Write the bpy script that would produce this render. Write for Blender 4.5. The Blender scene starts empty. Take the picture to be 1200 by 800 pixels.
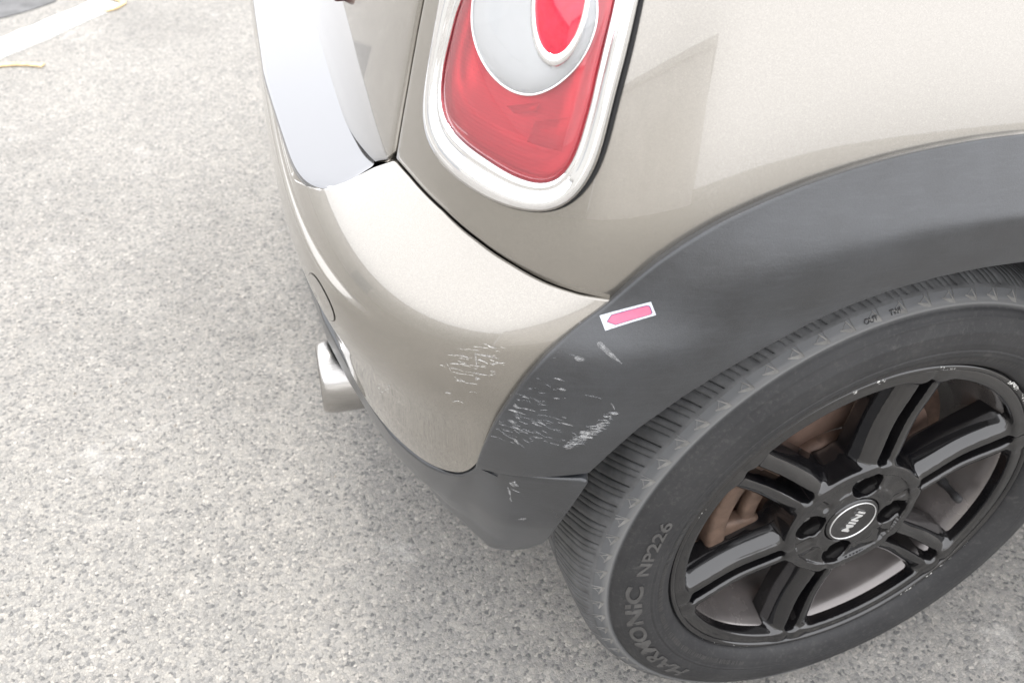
import bpy, bmesh, math, random
import numpy as np
from mathutils import Matrix, Vector
from mathutils.bvhtree import BVHTree

SC = bpy.context.scene
COL = SC.collection
random.seed(11)
RNG = np.random.default_rng(7)

# ------------------------------------------------------------------ camera
cd = bpy.data.cameras.new('camera')
cam = bpy.data.objects.new('camera', cd)
COL.objects.link(cam)
cd.sensor_width = 36.0
cd.lens = 32.4
cd.clip_start = 0.02
cd.clip_end = 900
R_ = Vector((0.96555, -0.258802, 0.02709)); U_ = Vector((0.142601, 0.613339, 0.776839)); F_ = Vector((0.217663, 0.746215, -0.629116))
m = Matrix((R_, U_, -F_)).transposed().to_4x4()
m.translation = (-0.51704, -0.50088, 1.02583)
cam.matrix_world = m
cd.dof.use_dof = True
cd.dof.focus_distance = 0.80
cd.dof.aperture_fstop = 9.0
SC.camera = cam

# ------------------------------------------------------------------ sky, sun, exposure
SUN_EL, SUN_AZ = math.radians(65), math.radians(98)      # azimuth measured from +X towards +Y
world = bpy.data.worlds.new('World')
SC.world = world
world.use_nodes = True
nt = world.node_tree
bg = nt.nodes['Background']
sky = nt.nodes.new('ShaderNodeTexSky')
sky.sky_type = 'NISHITA'
sky.sun_disc = False
sky.sun_elevation = SUN_EL
sky.sun_rotation = math.pi / 2 - SUN_AZ
sky.air_density = 1.0
sky.dust_density = 3.0
tc = nt.nodes.new('ShaderNodeTexCoord')
mp = nt.nodes.new('ShaderNodeMapping')
mp.inputs['Scale'].default_value = (1.6, 1.6, 3.2)
nz = nt.nodes.new('ShaderNodeTexNoise')
nz.inputs['Scale'].default_value = 1.7
nz.inputs['Detail'].default_value = 7
nz.inputs['Roughness'].default_value = 0.55
rp = nt.nodes.new('ShaderNodeValToRGB')
rp.color_ramp.elements[0].position = 0.16
rp.color_ramp.elements[1].position = 0.36
mx = nt.nodes.new('ShaderNodeMix'); mx.data_type = 'RGBA'
mx.inputs[7].default_value = (17.0, 17.1, 17.6, 1)
nt.links.new(tc.outputs['Generated'], mp.inputs['Vector'])
nt.links.new(mp.outputs['Vector'], nz.inputs['Vector'])
nt.links.new(nz.outputs['Fac'], rp.inputs['Fac'])
nt.links.new(rp.outputs['Color'], mx.inputs[0])
nt.links.new(sky.outputs['Color'], mx.inputs[6])
nt.links.new(mx.outputs[2], bg.inputs['Color'])
bg.inputs['Strength'].default_value = 0.12
ld = bpy.data.lights.new('sun', 'SUN')
ld.energy = 1.9
ld.angle = math.radians(16)
ld.color = (1.0, 0.96, 0.9)
sun = bpy.data.objects.new('sun', ld)
COL.objects.link(sun)
sd = Vector((math.cos(SUN_EL) * math.cos(SUN_AZ), math.cos(SUN_EL) * math.sin(SUN_AZ), math.sin(SUN_EL)))
sun.rotation_euler = sd.to_track_quat('Z', 'Y').to_euler()
SC.view_settings.view_transform = 'Standard'
SC.view_settings.look = 'None'
SC.view_settings.gamma = 1.0
SC.view_settings.exposure = 0.54

# ------------------------------------------------------------------ materials
def new_mat(name):
    mt = bpy.data.materials.new(name)
    mt.use_nodes = True
    n = mt.node_tree
    return mt, n, n.nodes['Principled BSDF']

def node(n, kind, **kw):
    x = n.nodes.new(kind)
    for k, v in kw.items():
        if k in x.inputs: x.inputs[k].default_value = v
        else: setattr(x, k, v)
    return x

def ramp(n, src, stops):
    r = n.nodes.new('ShaderNodeValToRGB')
    e = r.color_ramp.elements
    while len(e) < len(stops): e.new(0.5)
    for i, (p, c) in enumerate(stops):
        e[i].position = p
        e[i].color = (c, c, c, 1) if isinstance(c, (int, float)) else (*c, 1)
    n.links.new(src, r.inputs['Fac'])
    return r

def mixc(n, fac, a, b, mode='MIX'):
    x = n.nodes.new('ShaderNodeMix'); x.data_type = 'RGBA'; x.blend_type = mode
    for s, v in ((0, fac), (6, a), (7, b)):
        if isinstance(v, bpy.types.NodeSocket): n.links.new(v, x.inputs[s])
        elif isinstance(v, (int, float)) and s == 0: x.inputs[0].default_value = v
        elif isinstance(v, (int, float)): x.inputs[s].default_value = (v, v, v, 1)
        else: x.inputs[s].default_value = (*v, 1)
    return x.outputs[2]

def noise(n, vec, scale, detail=4, rough=0.5, dist=0.0):
    x = node(n, 'ShaderNodeTexNoise', Scale=scale, Detail=detail, Roughness=rough, Distortion=dist)
    n.links.new(vec, x.inputs['Vector'])
    return x.outputs['Fac']

def bump(n, h, strength, dist, bs):
    b = node(n, 'ShaderNodeBump', Strength=strength, Distance=dist)
    n.links.new(h, b.inputs['Height'])
    n.links.new(b.outputs['Normal'], bs.inputs['Normal'])
    return b

def obj_vec(n):
    return n.nodes.new('ShaderNodeTexCoord').outputs['Object']

def plain(name, col, rough=0.5, metal=0.0, coat=0.0, spec=0.5, var=0.0, vscale=40, bstr=0.0, bscale=400, bdist=0.0005):
    mt, n, b = new_mat(name)
    b.inputs['Base Color'].default_value = (*col, 1)
    b.inputs['Roughness'].default_value = rough
    b.inputs['Metallic'].default_value = metal
    b.inputs['Coat Weight'].default_value = coat
    b.inputs['Coat Roughness'].default_value = 0.04
    b.inputs['Specular IOR Level'].default_value = spec
    v = obj_vec(n)
    if var:
        f = noise(n, v, vscale, 5, 0.6)
        lo = tuple(c * (1 - var) for c in col); hi = tuple(min(1, c * (1 + var)) for c in col)
        r = ramp(n, f, [(0.3, lo), (0.7, hi)])
        n.links.new(r.outputs['Color'], b.inputs['Base Color'])
        r2 = ramp(n, f, [(0.3, max(0.02, rough - 0.06)), (0.7, min(1, rough + 0.08))])
        n.links.new(r2.outputs['Color'], b.inputs['Roughness'])
    if bstr:
        bump(n, noise(n, v, bscale, 3), bstr, bdist, b)
    return mt

M = {}
# silver beige metallic paint: flakes glitter through a smooth clear coat
mt, n, b = new_mat('metallic_paint')
v = obj_vec(n)
fl = node(n, 'ShaderNodeTexVoronoi', Scale=2600.0); n.links.new(v, fl.inputs['Vector'])
sp = n.nodes.new('ShaderNodeSeparateColor'); n.links.new(fl.outputs['Color'], sp.inputs['Color'])
c = ramp(n, sp.outputs[0], [(0.0, (0.264, 0.247, 0.220)), (0.8, (0.300, 0.282, 0.253)), (1.0, (0.345, 0.325, 0.292))])
dirt = ramp(n, noise(n, v, 9, 6, 0.65), [(0.35, 0.0), (0.75, 1.0)])
cc = mixc(n, mixc(n, 0.85, dirt.outputs['Color'], 0.0), c.outputs['Color'], (0.36, 0.34, 0.31))
n.links.new(cc, b.inputs['Base Color'])
b.inputs['Metallic'].default_value = 0.92
b.inputs['Roughness'].default_value = 0.27
b.inputs['Coat Weight'].default_value = 1.0
b.inputs['Coat Roughness'].default_value = 0.02
b.inputs['Coat IOR'].default_value = 1.6
nm = node(n, 'ShaderNodeBump', Strength=0.02, Distance=0.0002)
n.links.new(sp.outputs[1], nm.inputs['Height']); n.links.new(nm.outputs['Normal'], b.inputs['Normal'])
pe = node(n, 'ShaderNodeBump', Strength=0.06, Distance=0.0001)
n.links.new(noise(n, v, 140, 2), pe.inputs['Height']); n.links.new(pe.outputs['Normal'], b.inputs['Coat Normal'])
M['paint'] = mt

# weathered grey black trim plastic
mt, n, b = new_mat('trim_plastic')
v = obj_vec(n)
big = noise(n, v, 14, 6, 0.62)
fine = noise(n, v, 900, 3, 0.6)
sc_ = node(n, 'ShaderNodeMapping'); sc_.inputs['Scale'].default_value = (1, 1, 9); n.links.new(v, sc_.inputs['Vector'])
streak = noise(n, sc_.outputs['Vector'], 40, 5, 0.7)
c1 = ramp(n, big, [(0.3, (0.007, 0.008, 0.010)), (0.72, (0.028, 0.031, 0.036))])
c2 = mixc(n, ramp(n, streak, [(0.5, 0.0), (0.85, 0.35)]).outputs['Color'], c1.outputs['Color'], (0.060, 0.064, 0.071))
c3 = mixc(n, ramp(n, fine, [(0.4, 0.0), (0.8, 0.25)]).outputs['Color'], c2, (0.052, 0.055, 0.061))
n.links.new(c3, b.inputs['Base Color'])
r = ramp(n, big, [(0.3, 0.27), (0.7, 0.37)]); n.links.new(r.outputs['Color'], b.inputs['Roughness'])
b.inputs['Specular IOR Level'].default_value = 0.85
b.inputs['Sheen Weight'].default_value = 0.05
bump(n, noise(n, v, 800, 4, 0.7), 0.45, 0.0004, b)
M['trim'] = mt

# tyre rubber, dusty and greyed
mt, n, b = new_mat('tyre_rubber')
v = obj_vec(n)
big = noise(n, v, 16, 6, 0.65)
c1 = ramp(n, big, [(0.3, (0.013, 0.013, 0.0145)), (0.7, (0.027, 0.027, 0.028))])
sm = noise(n, v, 240, 5, 0.7)
c2 = mixc(n, ramp(n, sm, [(0.52, 0.0), (0.75, 0.5)]).outputs['Color'], c1.outputs['Color'], (0.068, 0.065, 0.061))
sx = n.nodes.new('ShaderNodeSeparateXYZ'); n.links.new(v, sx.inputs[0])
ln = n.nodes.new('ShaderNodeVectorMath'); ln.operation = 'LENGTH'
cx_ = n.nodes.new('ShaderNodeCombineXYZ'); n.links.new(sx.outputs[0], cx_.inputs[0]); n.links.new(sx.outputs[2], cx_.inputs[1]); n.links.new(cx_.outputs[0], ln.inputs[0])
scf = ramp(n, noise(n, v, 31, 5, 0.7, 0.6), [(0.60, 0.0), (0.74, 0.55)])
c2 = mixc(n, scf.outputs['Color'], c2, (0.085, 0.081, 0.077))
dust = n.nodes.new('ShaderNodeMapRange'); dust.inputs[1].default_value = .2685; dust.inputs[2].default_value = .2730
n.links.new(ln.outputs['Value'], dust.inputs[0])
rl_ = ramp(n, ln.outputs['Value'], [(0.0, 0.0), (0.2712, 0.0), (0.2722, 0.8), (0.2734, 0.8), (0.2744, 0.0)])
c2 = mixc(n, dust.outputs[0], c2, mixc(n, big, (0.050, 0.053, 0.058), (0.115, 0.117, 0.12)))
c2 = mixc(n, rl_.outputs['Color'], c2, (0.17, 0.17, 0.168))
n.links.new(c2, b.inputs['Base Color'])
b.inputs['Roughness'].default_value = 0.62
b.inputs['Specular IOR Level'].default_value = 0.45
bump(n, sm, 0.3, 0.0004, b)
M['rubber'] = mt
M['rubber_tread'] = plain('worn_tread_rubber', (0.080, 0.081, 0.083), 0.72, var=0.35, vscale=55, bstr=0.35, bscale=500)
M['rubber_text'] = plain('scuffed_lettering', (0.060, 0.058, 0.056), 0.7, var=0.25, vscale=120)
M['rubber_notch'] = plain('notch_rubber', (0.125, 0.124, 0.122), 0.85, var=0.3, vscale=200)
M['rubber_dark'] = plain('shoulder_print', (0.035, 0.035, 0.036), 0.8)
M['rubber_pale'] = plain('chalky_rubber', (0.16, 0.157, 0.15), 0.8, var=0.35, vscale=90)

# gloss black wheel enamel with brake dust on it
mt, n, b = new_mat('black_enamel')
v = obj_vec(n)
d = noise(n, v, 22, 6, 0.6)
c1 = ramp(n, d, [(0.35, (0.004, 0.004, 0.005)), (0.75, (0.013, 0.012, 0.012))])
n.links.new(c1.outputs['Color'], b.inputs['Base Color'])
r = ramp(n, d, [(0.35, 0.10), (0.8, 0.24)]); n.links.new(r.outputs['Color'], b.inputs['Roughness'])
b.inputs['Coat Weight'].default_value = 1.0
b.inputs['Coat Roughness'].default_value = 0.06
b.inputs['Coat IOR'].default_value = 1.72
b.inputs['Specular IOR Level'].default_value = 0.0
bump(n, noise(n, v, 300, 3), 0.08, 0.0003, b)
M['enamel'] = mt
M['barrel'] = plain('dusty_rim_barrel', (0.17, 0.155, 0.15), 0.22, metal=0.5, var=0.2, vscale=18, coat=0.6)
M['rust'] = plain('brown_rusty_iron', (0.14, 0.085, 0.062), 0.5, metal=0.3, var=0.5, vscale=45, bstr=0.3, bscale=260)
M['caliper'] = plain('tan_corroded_alloy', (0.115, 0.075, 0.055), 0.55, metal=0.3, var=0.4, vscale=60, bstr=0.5, bscale=220, bdist=0.001)
M['disc'] = plain('brushed_brake_iron', (0.26, 0.175, 0.14), 0.42, metal=0.6, var=0.3, vscale=30)
M['black'] = plain('dark_underside', (0.012, 0.012, 0.013), 0.75, var=0.4, vscale=20)
M['chrome'] = plain('chrome', (0.86, 0.86, 0.87), 0.06, metal=1.0, bstr=0.02, bscale=60)
M['silver'] = plain('silver_print', (0.75, 0.75, 0.74), 0.3, metal=0.6)
M['scratch'] = plain('bare_scratch', (0.78, 0.77, 0.74), 0.6)
M['scratch_dim'] = plain('scuffed_plastic', (0.52, 0.53, 0.55), 0.7)
M['scuff'] = plain('smeared_scuff', (0.60, 0.60, 0.60), 0.75)
for nm_, sc_n in (('scratch', 0.72), ('scratch_dim', 0.5), ('scuff', 0.26)):
    mt = M[nm_]; n = mt.node_tree; b = n.nodes['Principled BSDF']
    r = ramp(n, noise(n, obj_vec(n), 420, 3, 0.7), [(0.38, 0.05), (0.62, sc_n)]); n.links.new(r.outputs['Color'], b.inputs['Alpha'])
M['white_vinyl'] = plain('white_vinyl', (0.58, 0.62, 0.67), 0.35)
M['pink_vinyl'] = plain('pink_vinyl', (0.64, 0.13, 0.22), 0.4, var=0.06, vscale=300)
M['ink'] = plain('violet_ink', (0.12, 0.06, 0.16), 0.5)
M['dark_ground'] = plain('dark_grey_ground', (0.11, 0.11, 0.112), 0.8, var=0.4, vscale=18)
M['grit'] = plain('grit_stone', (0.30, 0.27, 0.235), 0.8, var=0.6, vscale=7)
M['yellow_paint'] = plain('old_yellow_paint', (0.62, 0.46, 0.25), 0.8, var=0.35, vscale=60)
M['road_white'] = plain('road_paint', (0.88, 0.88, 0.87), 0.7, var=0.06, vscale=30, bstr=0.5, bscale=220, bdist=0.002)
M['plate_steel'] = plain('polished_guard_strip', (0.25, 0.253, 0.262), 0.09, metal=0.85, bstr=0.02, bscale=30)
M['glass_dark'] = plain('tinted_glass', (0.01, 0.012, 0.013), 0.03, coat=0.5)
M['seam'] = plain('shadow_seam', (0.10, 0.093, 0.083), 0.7)
M['plum'] = plain('dark_red_plastic', (0.10, 0.025, 0.022), 0.3)
M['silver_bowl'] = plain('lamp_bowl_silver', (0.96, 0.96, 0.96), 0.45, metal=0.25, bstr=0.15, bscale=160)
M['red_solid'] = plain('red_indicator', (0.55, 0.02, 0.05), 0.08, coat=0.6, var=0.2, vscale=120)
M['bolt'] = plain('zinc_bolt', (0.30, 0.29, 0.28), 0.4, metal=0.8, var=0.3, vscale=200)
M['chamber'] = plain('smoked_chamber', (0.52, 0.40, 0.38), 0.3, metal=0.4)
M['render_wall'] = plain('painted_render', (0.56, 0.55, 0.52), 0.8, var=0.12, vscale=0.8)
M['render_wall2'] = plain('pale_reflected_wall', (0.80, 0.79, 0.77), 0.7, var=0.12, vscale=0.8)
M['door_grey'] = plain('door_grey', (0.36, 0.37, 0.38), 0.6)
M['roof_grey'] = plain('roof_sheet', (0.30, 0.30, 0.30), 0.5)
M['housing'] = plain('lamp_reflector', (0.80, 0.74, 0.74), 0.35, metal=0.4)

# brushed stainless steel of the tail pipe
mt, n, b = new_mat('brushed_steel')
v = obj_vec(n)
mpn = node(n, 'ShaderNodeMapping'); mpn.inputs['Scale'].default_value = (1.0, 30, 30); n.links.new(v, mpn.inputs['Vector'])
st = noise(n, mpn.outputs['Vector'], 30, 5, 0.7)
c1 = ramp(n, st, [(0.3, (0.34, 0.33, 0.315)), (0.7, (0.46, 0.45, 0.44))])
n.links.new(c1.outputs['Color'], b.inputs['Base Color'])
b.inputs['Metallic'].default_value = 1.0
b.inputs['Roughness'].default_value = 0.22
b.inputs['Anisotropic'].default_value = 0.4
M['steel'] = mt

# lamp plastics: tinted film that lets light straight through, with a gloss skin
def lens(name, tint, dens, rough=0.03, fluted=0.0):
    mt = bpy.data.materials.new(name); mt.use_nodes = True
    n = mt.node_tree; n.nodes.clear()
    out = n.nodes.new('ShaderNodeOutputMaterial')
    tr = n.nodes.new('ShaderNodeBsdfTransparent'); tr.inputs['Color'].default_value = (*tint, 1)
    df = n.nodes.new('ShaderNodeBsdfDiffuse'); df.inputs['Color'].default_value = (*tint, 1)
    mxa = n.nodes.new('ShaderNodeMixShader'); mxa.inputs[0].default_value = dens
    gl = n.nodes.new('ShaderNodeBsdfGlossy'); gl.inputs['Roughness'].default_value = rough
    fr = n.nodes.new('ShaderNodeFresnel'); fr.inputs['IOR'].default_value = 1.75
    mxb = n.nodes.new('ShaderNodeMixShader')
    n.links.new(tr.outputs[0], mxa.inputs[1]); n.links.new(df.outputs[0], mxa.inputs[2])
    n.links.new(fr.outputs[0], mxb.inputs[0]); n.links.new(mxa.outputs[0], mxb.inputs[1]); n.links.new(gl.outputs[0], mxb.inputs[2])
    n.links.new(mxb.outputs[0], out.inputs[0])
    if fluted:
        w = node(n, 'ShaderNodeTexWave', Scale=110.0, Distortion=0.0); w.bands_direction = 'Z'
        n.links.new(n.nodes.new('ShaderNodeTexCoord').outputs['Object'], w.inputs['Vector'])
        bp = node(n, 'ShaderNodeBump', Strength=fluted, Distance=0.001)
        n.links.new(w.outputs['Fac'], bp.inputs['Height']); n.links.new(bp.outputs[0], df.inputs['Normal'])
    return mt
M['red_lens'] = lens('red_lens', (0.92, 0.20, 0.24), 0.25, fluted=0.2)
M['clear_lens'] = lens('clear_lens', (0.93, 0.94, 0.95), 0.12)

# asphalt: pale worn stones in a grey binder
mt, n, b = new_mat('asphalt')
v = obj_vec(n)
wn = node(n, 'ShaderNodeTexNoise', Scale=150.0, Detail=3.0); n.links.new(v, wn.inputs['Vector'])
ws = n.nodes.new('ShaderNodeVectorMath'); ws.operation = 'MULTIPLY_ADD'
ws.inputs[1].default_value = (0.008, 0.008, 0.008); n.links.new(wn.outputs['Color'], ws.inputs[0]); n.links.new(v, ws.inputs[2])
vo = node(n, 'ShaderNodeTexVoronoi', Scale=240.0, Randomness=1.0); n.links.new(ws.outputs[0], vo.inputs['Vector'])
ve = node(n, 'ShaderNodeTexVoronoi', Scale=240.0, Randomness=1.0, feature='DISTANCE_TO_EDGE'); n.links.new(ws.outputs[0], ve.inputs['Vector'])
sc = n.nodes.new('ShaderNodeSeparateColor'); n.links.new(vo.outputs['Color'], sc.inputs['Color'])
stone = ramp(n, sc.outputs[0], [(0.0, (0.14, 0.14, 0.14)), (0.14, (0.265, 0.26, 0.252)), (0.32, (0.36, 0.348, 0.328)), (0.65, (0.42, 0.402, 0.372)), (0.93, (0.48, 0.45, 0.41)), (1.0, (0.62, 0.58, 0.53))])
binder = ramp(n, noise(n, v, 420, 4, 0.7), [(0.3, (0.22, 0.213, 0.20)), (0.7, (0.44, 0.425, 0.40))])
edge = ramp(n, ve.outputs['Distance'], [(0.02, 1.0), (0.16, 0.0)])
warp = noise(n, v, 60, 3, 0.6)
keep = ramp(n, warp, [(0.35, 0.35), (0.65, 0.85)])
k2 = n.nodes.new('ShaderNodeMath'); k2.operation = 'MULTIPLY'
n.links.new(edge.outputs['Color'], k2.inputs[0]); n.links.new(keep.outputs['Color'], k2.inputs[1])
base = mixc(n, k2.outputs[0], stone.outputs['Color'], binder.outputs['Color'])
grit = noise(n, v, 700, 3, 0.7)
base = mixc(n, ramp(n, grit, [(0.30, 0.6), (0.42, 0.0)]).outputs['Color'], base, (0.10, 0.10, 0.10))
base = mixc(n, ramp(n, noise(n, v, 110, 4, 0.7), [(0.58, 0.0), (0.78, 0.6)]).outputs['Color'], base, (0.40, 0.385, 0.36))
worn = ramp(n, noise(n, v, 1.7, 7, 0.68, 0.5), [(0.30, (0.65, 0.65, 0.65)), (0.50, (0.81, 0.81, 0.807)), (0.70, (0.89, 0.888, 0.882))])
base = mixc(n, 1.0, base, worn.outputs['Color'], 'MULTIPLY')
blot = ramp(n, noise(n, v, 5.5, 6, 0.7, 0.4), [(0.61, 0.0), (0.76, 0.5)])
base = mixc(n, blot.outputs['Color'], base, (0.62, 0.60, 0.57))
n.links.new(base, b.inputs['Base Color'])
b.inputs['Roughness'].default_value = 0.82
b.inputs['Specular IOR Level'].default_value = 0.35
hgt = n.nodes.new('ShaderNodeMath'); hgt.operation = 'SUBTRACT'
n.links.new(grit, hgt.inputs[0]); n.links.new(k2.outputs[0], hgt.inputs[1])
bump(n, hgt.outputs[0], 0.8, 0.0018, b)
M['asphalt'] = mt

# ------------------------------------------------------------------ object helpers
def link(o, parent=None):
    COL.objects.link(o)
    if parent is not None: o.parent = parent
    return o

def empty(name, loc=(0, 0, 0), parent=None, rz=0.0):
    o = bpy.data.objects.new(name, None)
    o.empty_display_size = 0.1
    o.location = loc; o.rotation_euler = (0, 0, rz)
    return link(o, parent)

def mesh(name, V, Fc, mat, parent=None, smooth=True, kind=None, label=None):
    me = bpy.data.meshes.new(name)
    me.from_pydata([tuple(map(float, p)) for p in V], [], [tuple(map(int, f)) for f in Fc])
    if smooth:
        me.polygons.foreach_set('use_smooth', [True] * len(me.polygons))
    me.materials.append(M[mat])
    me.update()
    o = bpy.data.objects.new(name, me)
    if kind: o['kind'] = kind
    if label: o['label'] = label
    return link(o, parent)

def grid_faces(n_, m_, off=0, flip=False, wrap=False):
    i, j = np.meshgrid(np.arange(n_ if wrap else n_ - 1), np.arange(m_ - 1), indexing='ij')
    i = i.ravel(); j = j.ravel(); i2 = (i + 1) % n_
    a = i * m_ + j + off; b_ = i2 * m_ + j + off; c_ = i2 * m_ + j + 1 + off; d_ = i * m_ + j + 1 + off
    return np.stack([a, d_, c_, b_] if flip else [a, b_, c_, d_], -1)

def normals(P):
    du = np.gradient(P, axis=0); dv = np.gradient(P, axis=1)
    nn = np.cross(du, dv)
    return nn / (np.linalg.norm(nn, axis=-1, keepdims=True) + 1e-12)

CEN = np.array([0.9, 0.82, 0.55])
def unit(a):
    return a / (np.linalg.norm(a, axis=-1, keepdims=True) + 1e-12)

def rounded(P, sides, r=0.003, depth=0.014, cen=CEN):
    """turn the chosen sides of a panel grid over into a small rolled edge and a return flange"""
    P = np.array(P, float)
    for side in sides:
        axis = 0 if side in ('i0', 'i1') else 1
        Q = P if axis == 0 else np.swapaxes(P, 0, 1)
        if side[1] == '1': Q = Q[::-1]
        nn = normals(P)
        nn = nn if axis == 0 else np.swapaxes(nn, 0, 1)
        if side[1] == '1': nn = nn[::-1]
        if ((nn * (Q - cen)).sum(-1)).mean() < 0: nn = -nn
        B = Q[0]; T = unit(Q[1] - Q[0]); N_ = nn[1]
        L = np.linalg.norm(Q[1] - Q[0], axis=-1)
        rr = np.minimum(np.broadcast_to(r, L.shape), L * 0.8)[:, None]
        rows = [B - N_ * np.broadcast_to(depth, L.shape)[:, None]]
        for a in (0, 22, 45, 68, 90):
            a = math.radians(a)
            rows.append(B + T * rr * (1 - math.cos(a)) - N_ * rr * (1 - math.sin(a)))
        Q = np.concatenate([np.array(rows), Q[1:]], 0)
        if side[1] == '1': Q = Q[::-1]
        P = Q if axis == 0 else np.swapaxes(Q, 0, 1)
    return P

def panel(name, P, mat, parent, sides=(), r=0.003, depth=0.014, label=None):
    P = rounded(P, sides, r, depth)
    nn = normals(P)
    flip = ((nn * (P - CEN)).sum(-1)).mean() < 0
    return mesh(name, P.reshape(-1, 3), grid_faces(P.shape[0], P.shape[1], flip=flip), mat, parent, label=label)

def join_mesh(name, parts, mat, parent, weld=0.0004, label=None):
    bm = bmesh.new()
    for P in parts:
        nn = normals(P); flip = ((nn * (P - CEN)).sum(-1)).mean() < 0
        vs = [bm.verts.new(p) for p in P.reshape(-1, 3)]
        for f in grid_faces(P.shape[0], P.shape[1], flip=flip):
            try: bm.faces.new([vs[k] for k in f])
            except ValueError: pass
    bmesh.ops.remove_doubles(bm, verts=bm.verts, dist=weld)
    for f in bm.faces: f.smooth = True
    me = bpy.data.meshes.new(name); bm.to_mesh(me); bm.free()
    me.materials.append(M[mat])
    o = bpy.data.objects.new(name, me)
    if label: o['label'] = label
    return link(o, parent)

def bvh_of(o):
    me = o.data
    return BVHTree.FromPolygons([v.co.copy() for v in me.vertices], [tuple(p.vertices) for p in me.polygons])

# ------------------------------------------------------------------ body surface: two families of plan outlines (bumper, upper body)
YC=.82
# z, rear overhang, side offset
TB=np.array([(.22,.43,.05),(.28,.452,.03),(.32,.467,.015),(.36,.479,.002),(.40,.490,-.012),(.45,.499,-.024),(.50,.508,-.031),(.54,.5185,-.035),(.57,.518,-.036),(.60,.505,-.035),(.63,.473,-.031),(.655,.438,-.027),(.69,.40,-.025)])
TU=np.array([(.56,.462,-.030),(.60,.452,-.030),(.62,.446,-.030),(.64,.440,-.030),(.68,.428,-.027),(.72,.417,-.019),(.78,.403,-.003),(.85,.386,.019),(.92,.366,.044),(1.0,.336,.078),(1.1,.29,.12),(1.2,.22,.16)])
N=5.5
def spl(T):
    z=T[:,0];out=[]
    for c in (1,2):
        y=T[:,c];h=np.diff(z);n=len(z)
        A=np.zeros((n,n));r=np.zeros(n);A[0,0]=A[-1,-1]=1
        for i in range(1,n-1):
            A[i,i-1]=h[i-1];A[i,i]=2*(h[i-1]+h[i]);A[i,i+1]=h[i];r[i]=6*((y[i+1]-y[i])/h[i]-(y[i]-y[i-1])/h[i-1])
        out.append((y,np.linalg.solve(A,r),h))
    def f(q):
        q=np.clip(np.asarray(q,float),z[0],z[-1]);i=np.clip(np.searchsorted(z,q)-1,0,len(z)-2);t0=z[i+1]-q;t1=q-z[i];res=[]
        for y,m,h in out:
            hi=h[i];res.append(m[i]*t0**3/(6*hi)+m[i+1]*t1**3/(6*hi)+(y[i]/hi-m[i]*hi/6)*t0+(y[i+1]/hi-m[i+1]*hi/6)*t1)
        return res
    return f
FB,FU=spl(TB),spl(TU)
K=.846*np.pi/2
def surf(F,s,z,d=0.):
    s=np.asarray(s,float);z=np.asarray(z,float);A,Y=F(z);A=A+d;B=YC-Y+d
    m=s>1;ss=np.where(m,2-s,s);p=np.clip(ss,0,1)*np.pi/2
    r=((np.sin(p)/A)**N+(np.cos(p)/B)**N)**(-1/N)
    x=np.where(ss<0,-ss*K,-r*np.sin(p));y=np.where(ss<0,YC-B,YC-r*np.cos(p))
    y=np.where(m,2*YC-y,y)
    return np.stack(np.broadcast_arrays(x,y,z+0*x),-1)

def ledge(s, z):
    """the small upward facing ledge that runs along the rear face of the bumper and dies out at the corner"""
    s = np.minimum(s, 2 - s)
    t = np.clip((0.584 - z) / 0.005, 0, 1); t = t * t * (3 - 2 * t)
    f = np.clip((s - 0.345) / 0.06, 0, 1); f = f * f * (3 - 2 * f)
    low = np.clip((z - 0.43) / 0.1, 0, 1)
    return 0.0042 * t * f * low
def bump_surf(s, z, d=0.0):
    return surf(FB, s, z, d + ledge(s, z))
def body(s, z, d=0.0):
    t = np.clip((np.asarray(z, float) - 0.605) / 0.05, 0, 1)[..., None]; t = t * t * (3 - 2 * t)
    return surf(FB, s, z, d) * (1 - t) + surf(FU, s, z, d) * t

def resamp(C, n_, q=None):
    C = np.array(C, float)
    w = np.ones(C.shape[1]); 
    if C.shape[1] == 2: w[0] = 1.33
    L = np.r_[0, np.cumsum(np.linalg.norm(np.diff(C * w, axis=0), axis=1))]
    L /= L[-1]
    q = np.linspace(0, 1, n_) if q is None else q
    return np.stack([np.interp(q, L, C[:, k]) for k in range(C.shape[1])], -1)

def smooth_curve(C, it=2):
    C = np.array(C, float)
    for _ in range(it):
        D = C.copy(); D[1:-1] = 0.25 * C[:-2] + 0.5 * C[1:-1] + 0.25 * C[2:]; C = D
    return C

def coons(Bc, Tc, Lc, Rc):
    """Bc, Tc run left to right (n points); Lc, Rc run bottom to top (m points)"""
    n_, m_ = len(Bc), len(Lc)
    u = np.linspace(0, 1, n_)[:, None, None]; v_ = np.linspace(0, 1, m_)[None, :, None]
    return ((1 - v_) * Bc[:, None] + v_ * Tc[:, None] + (1 - u) * Lc[None] + u * Rc[None]
            - ((1 - u) * (1 - v_) * Bc[0] + u * (1 - v_) * Bc[-1] + (1 - u) * v_ * Tc[0] + u * v_ * Tc[-1]))

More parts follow.
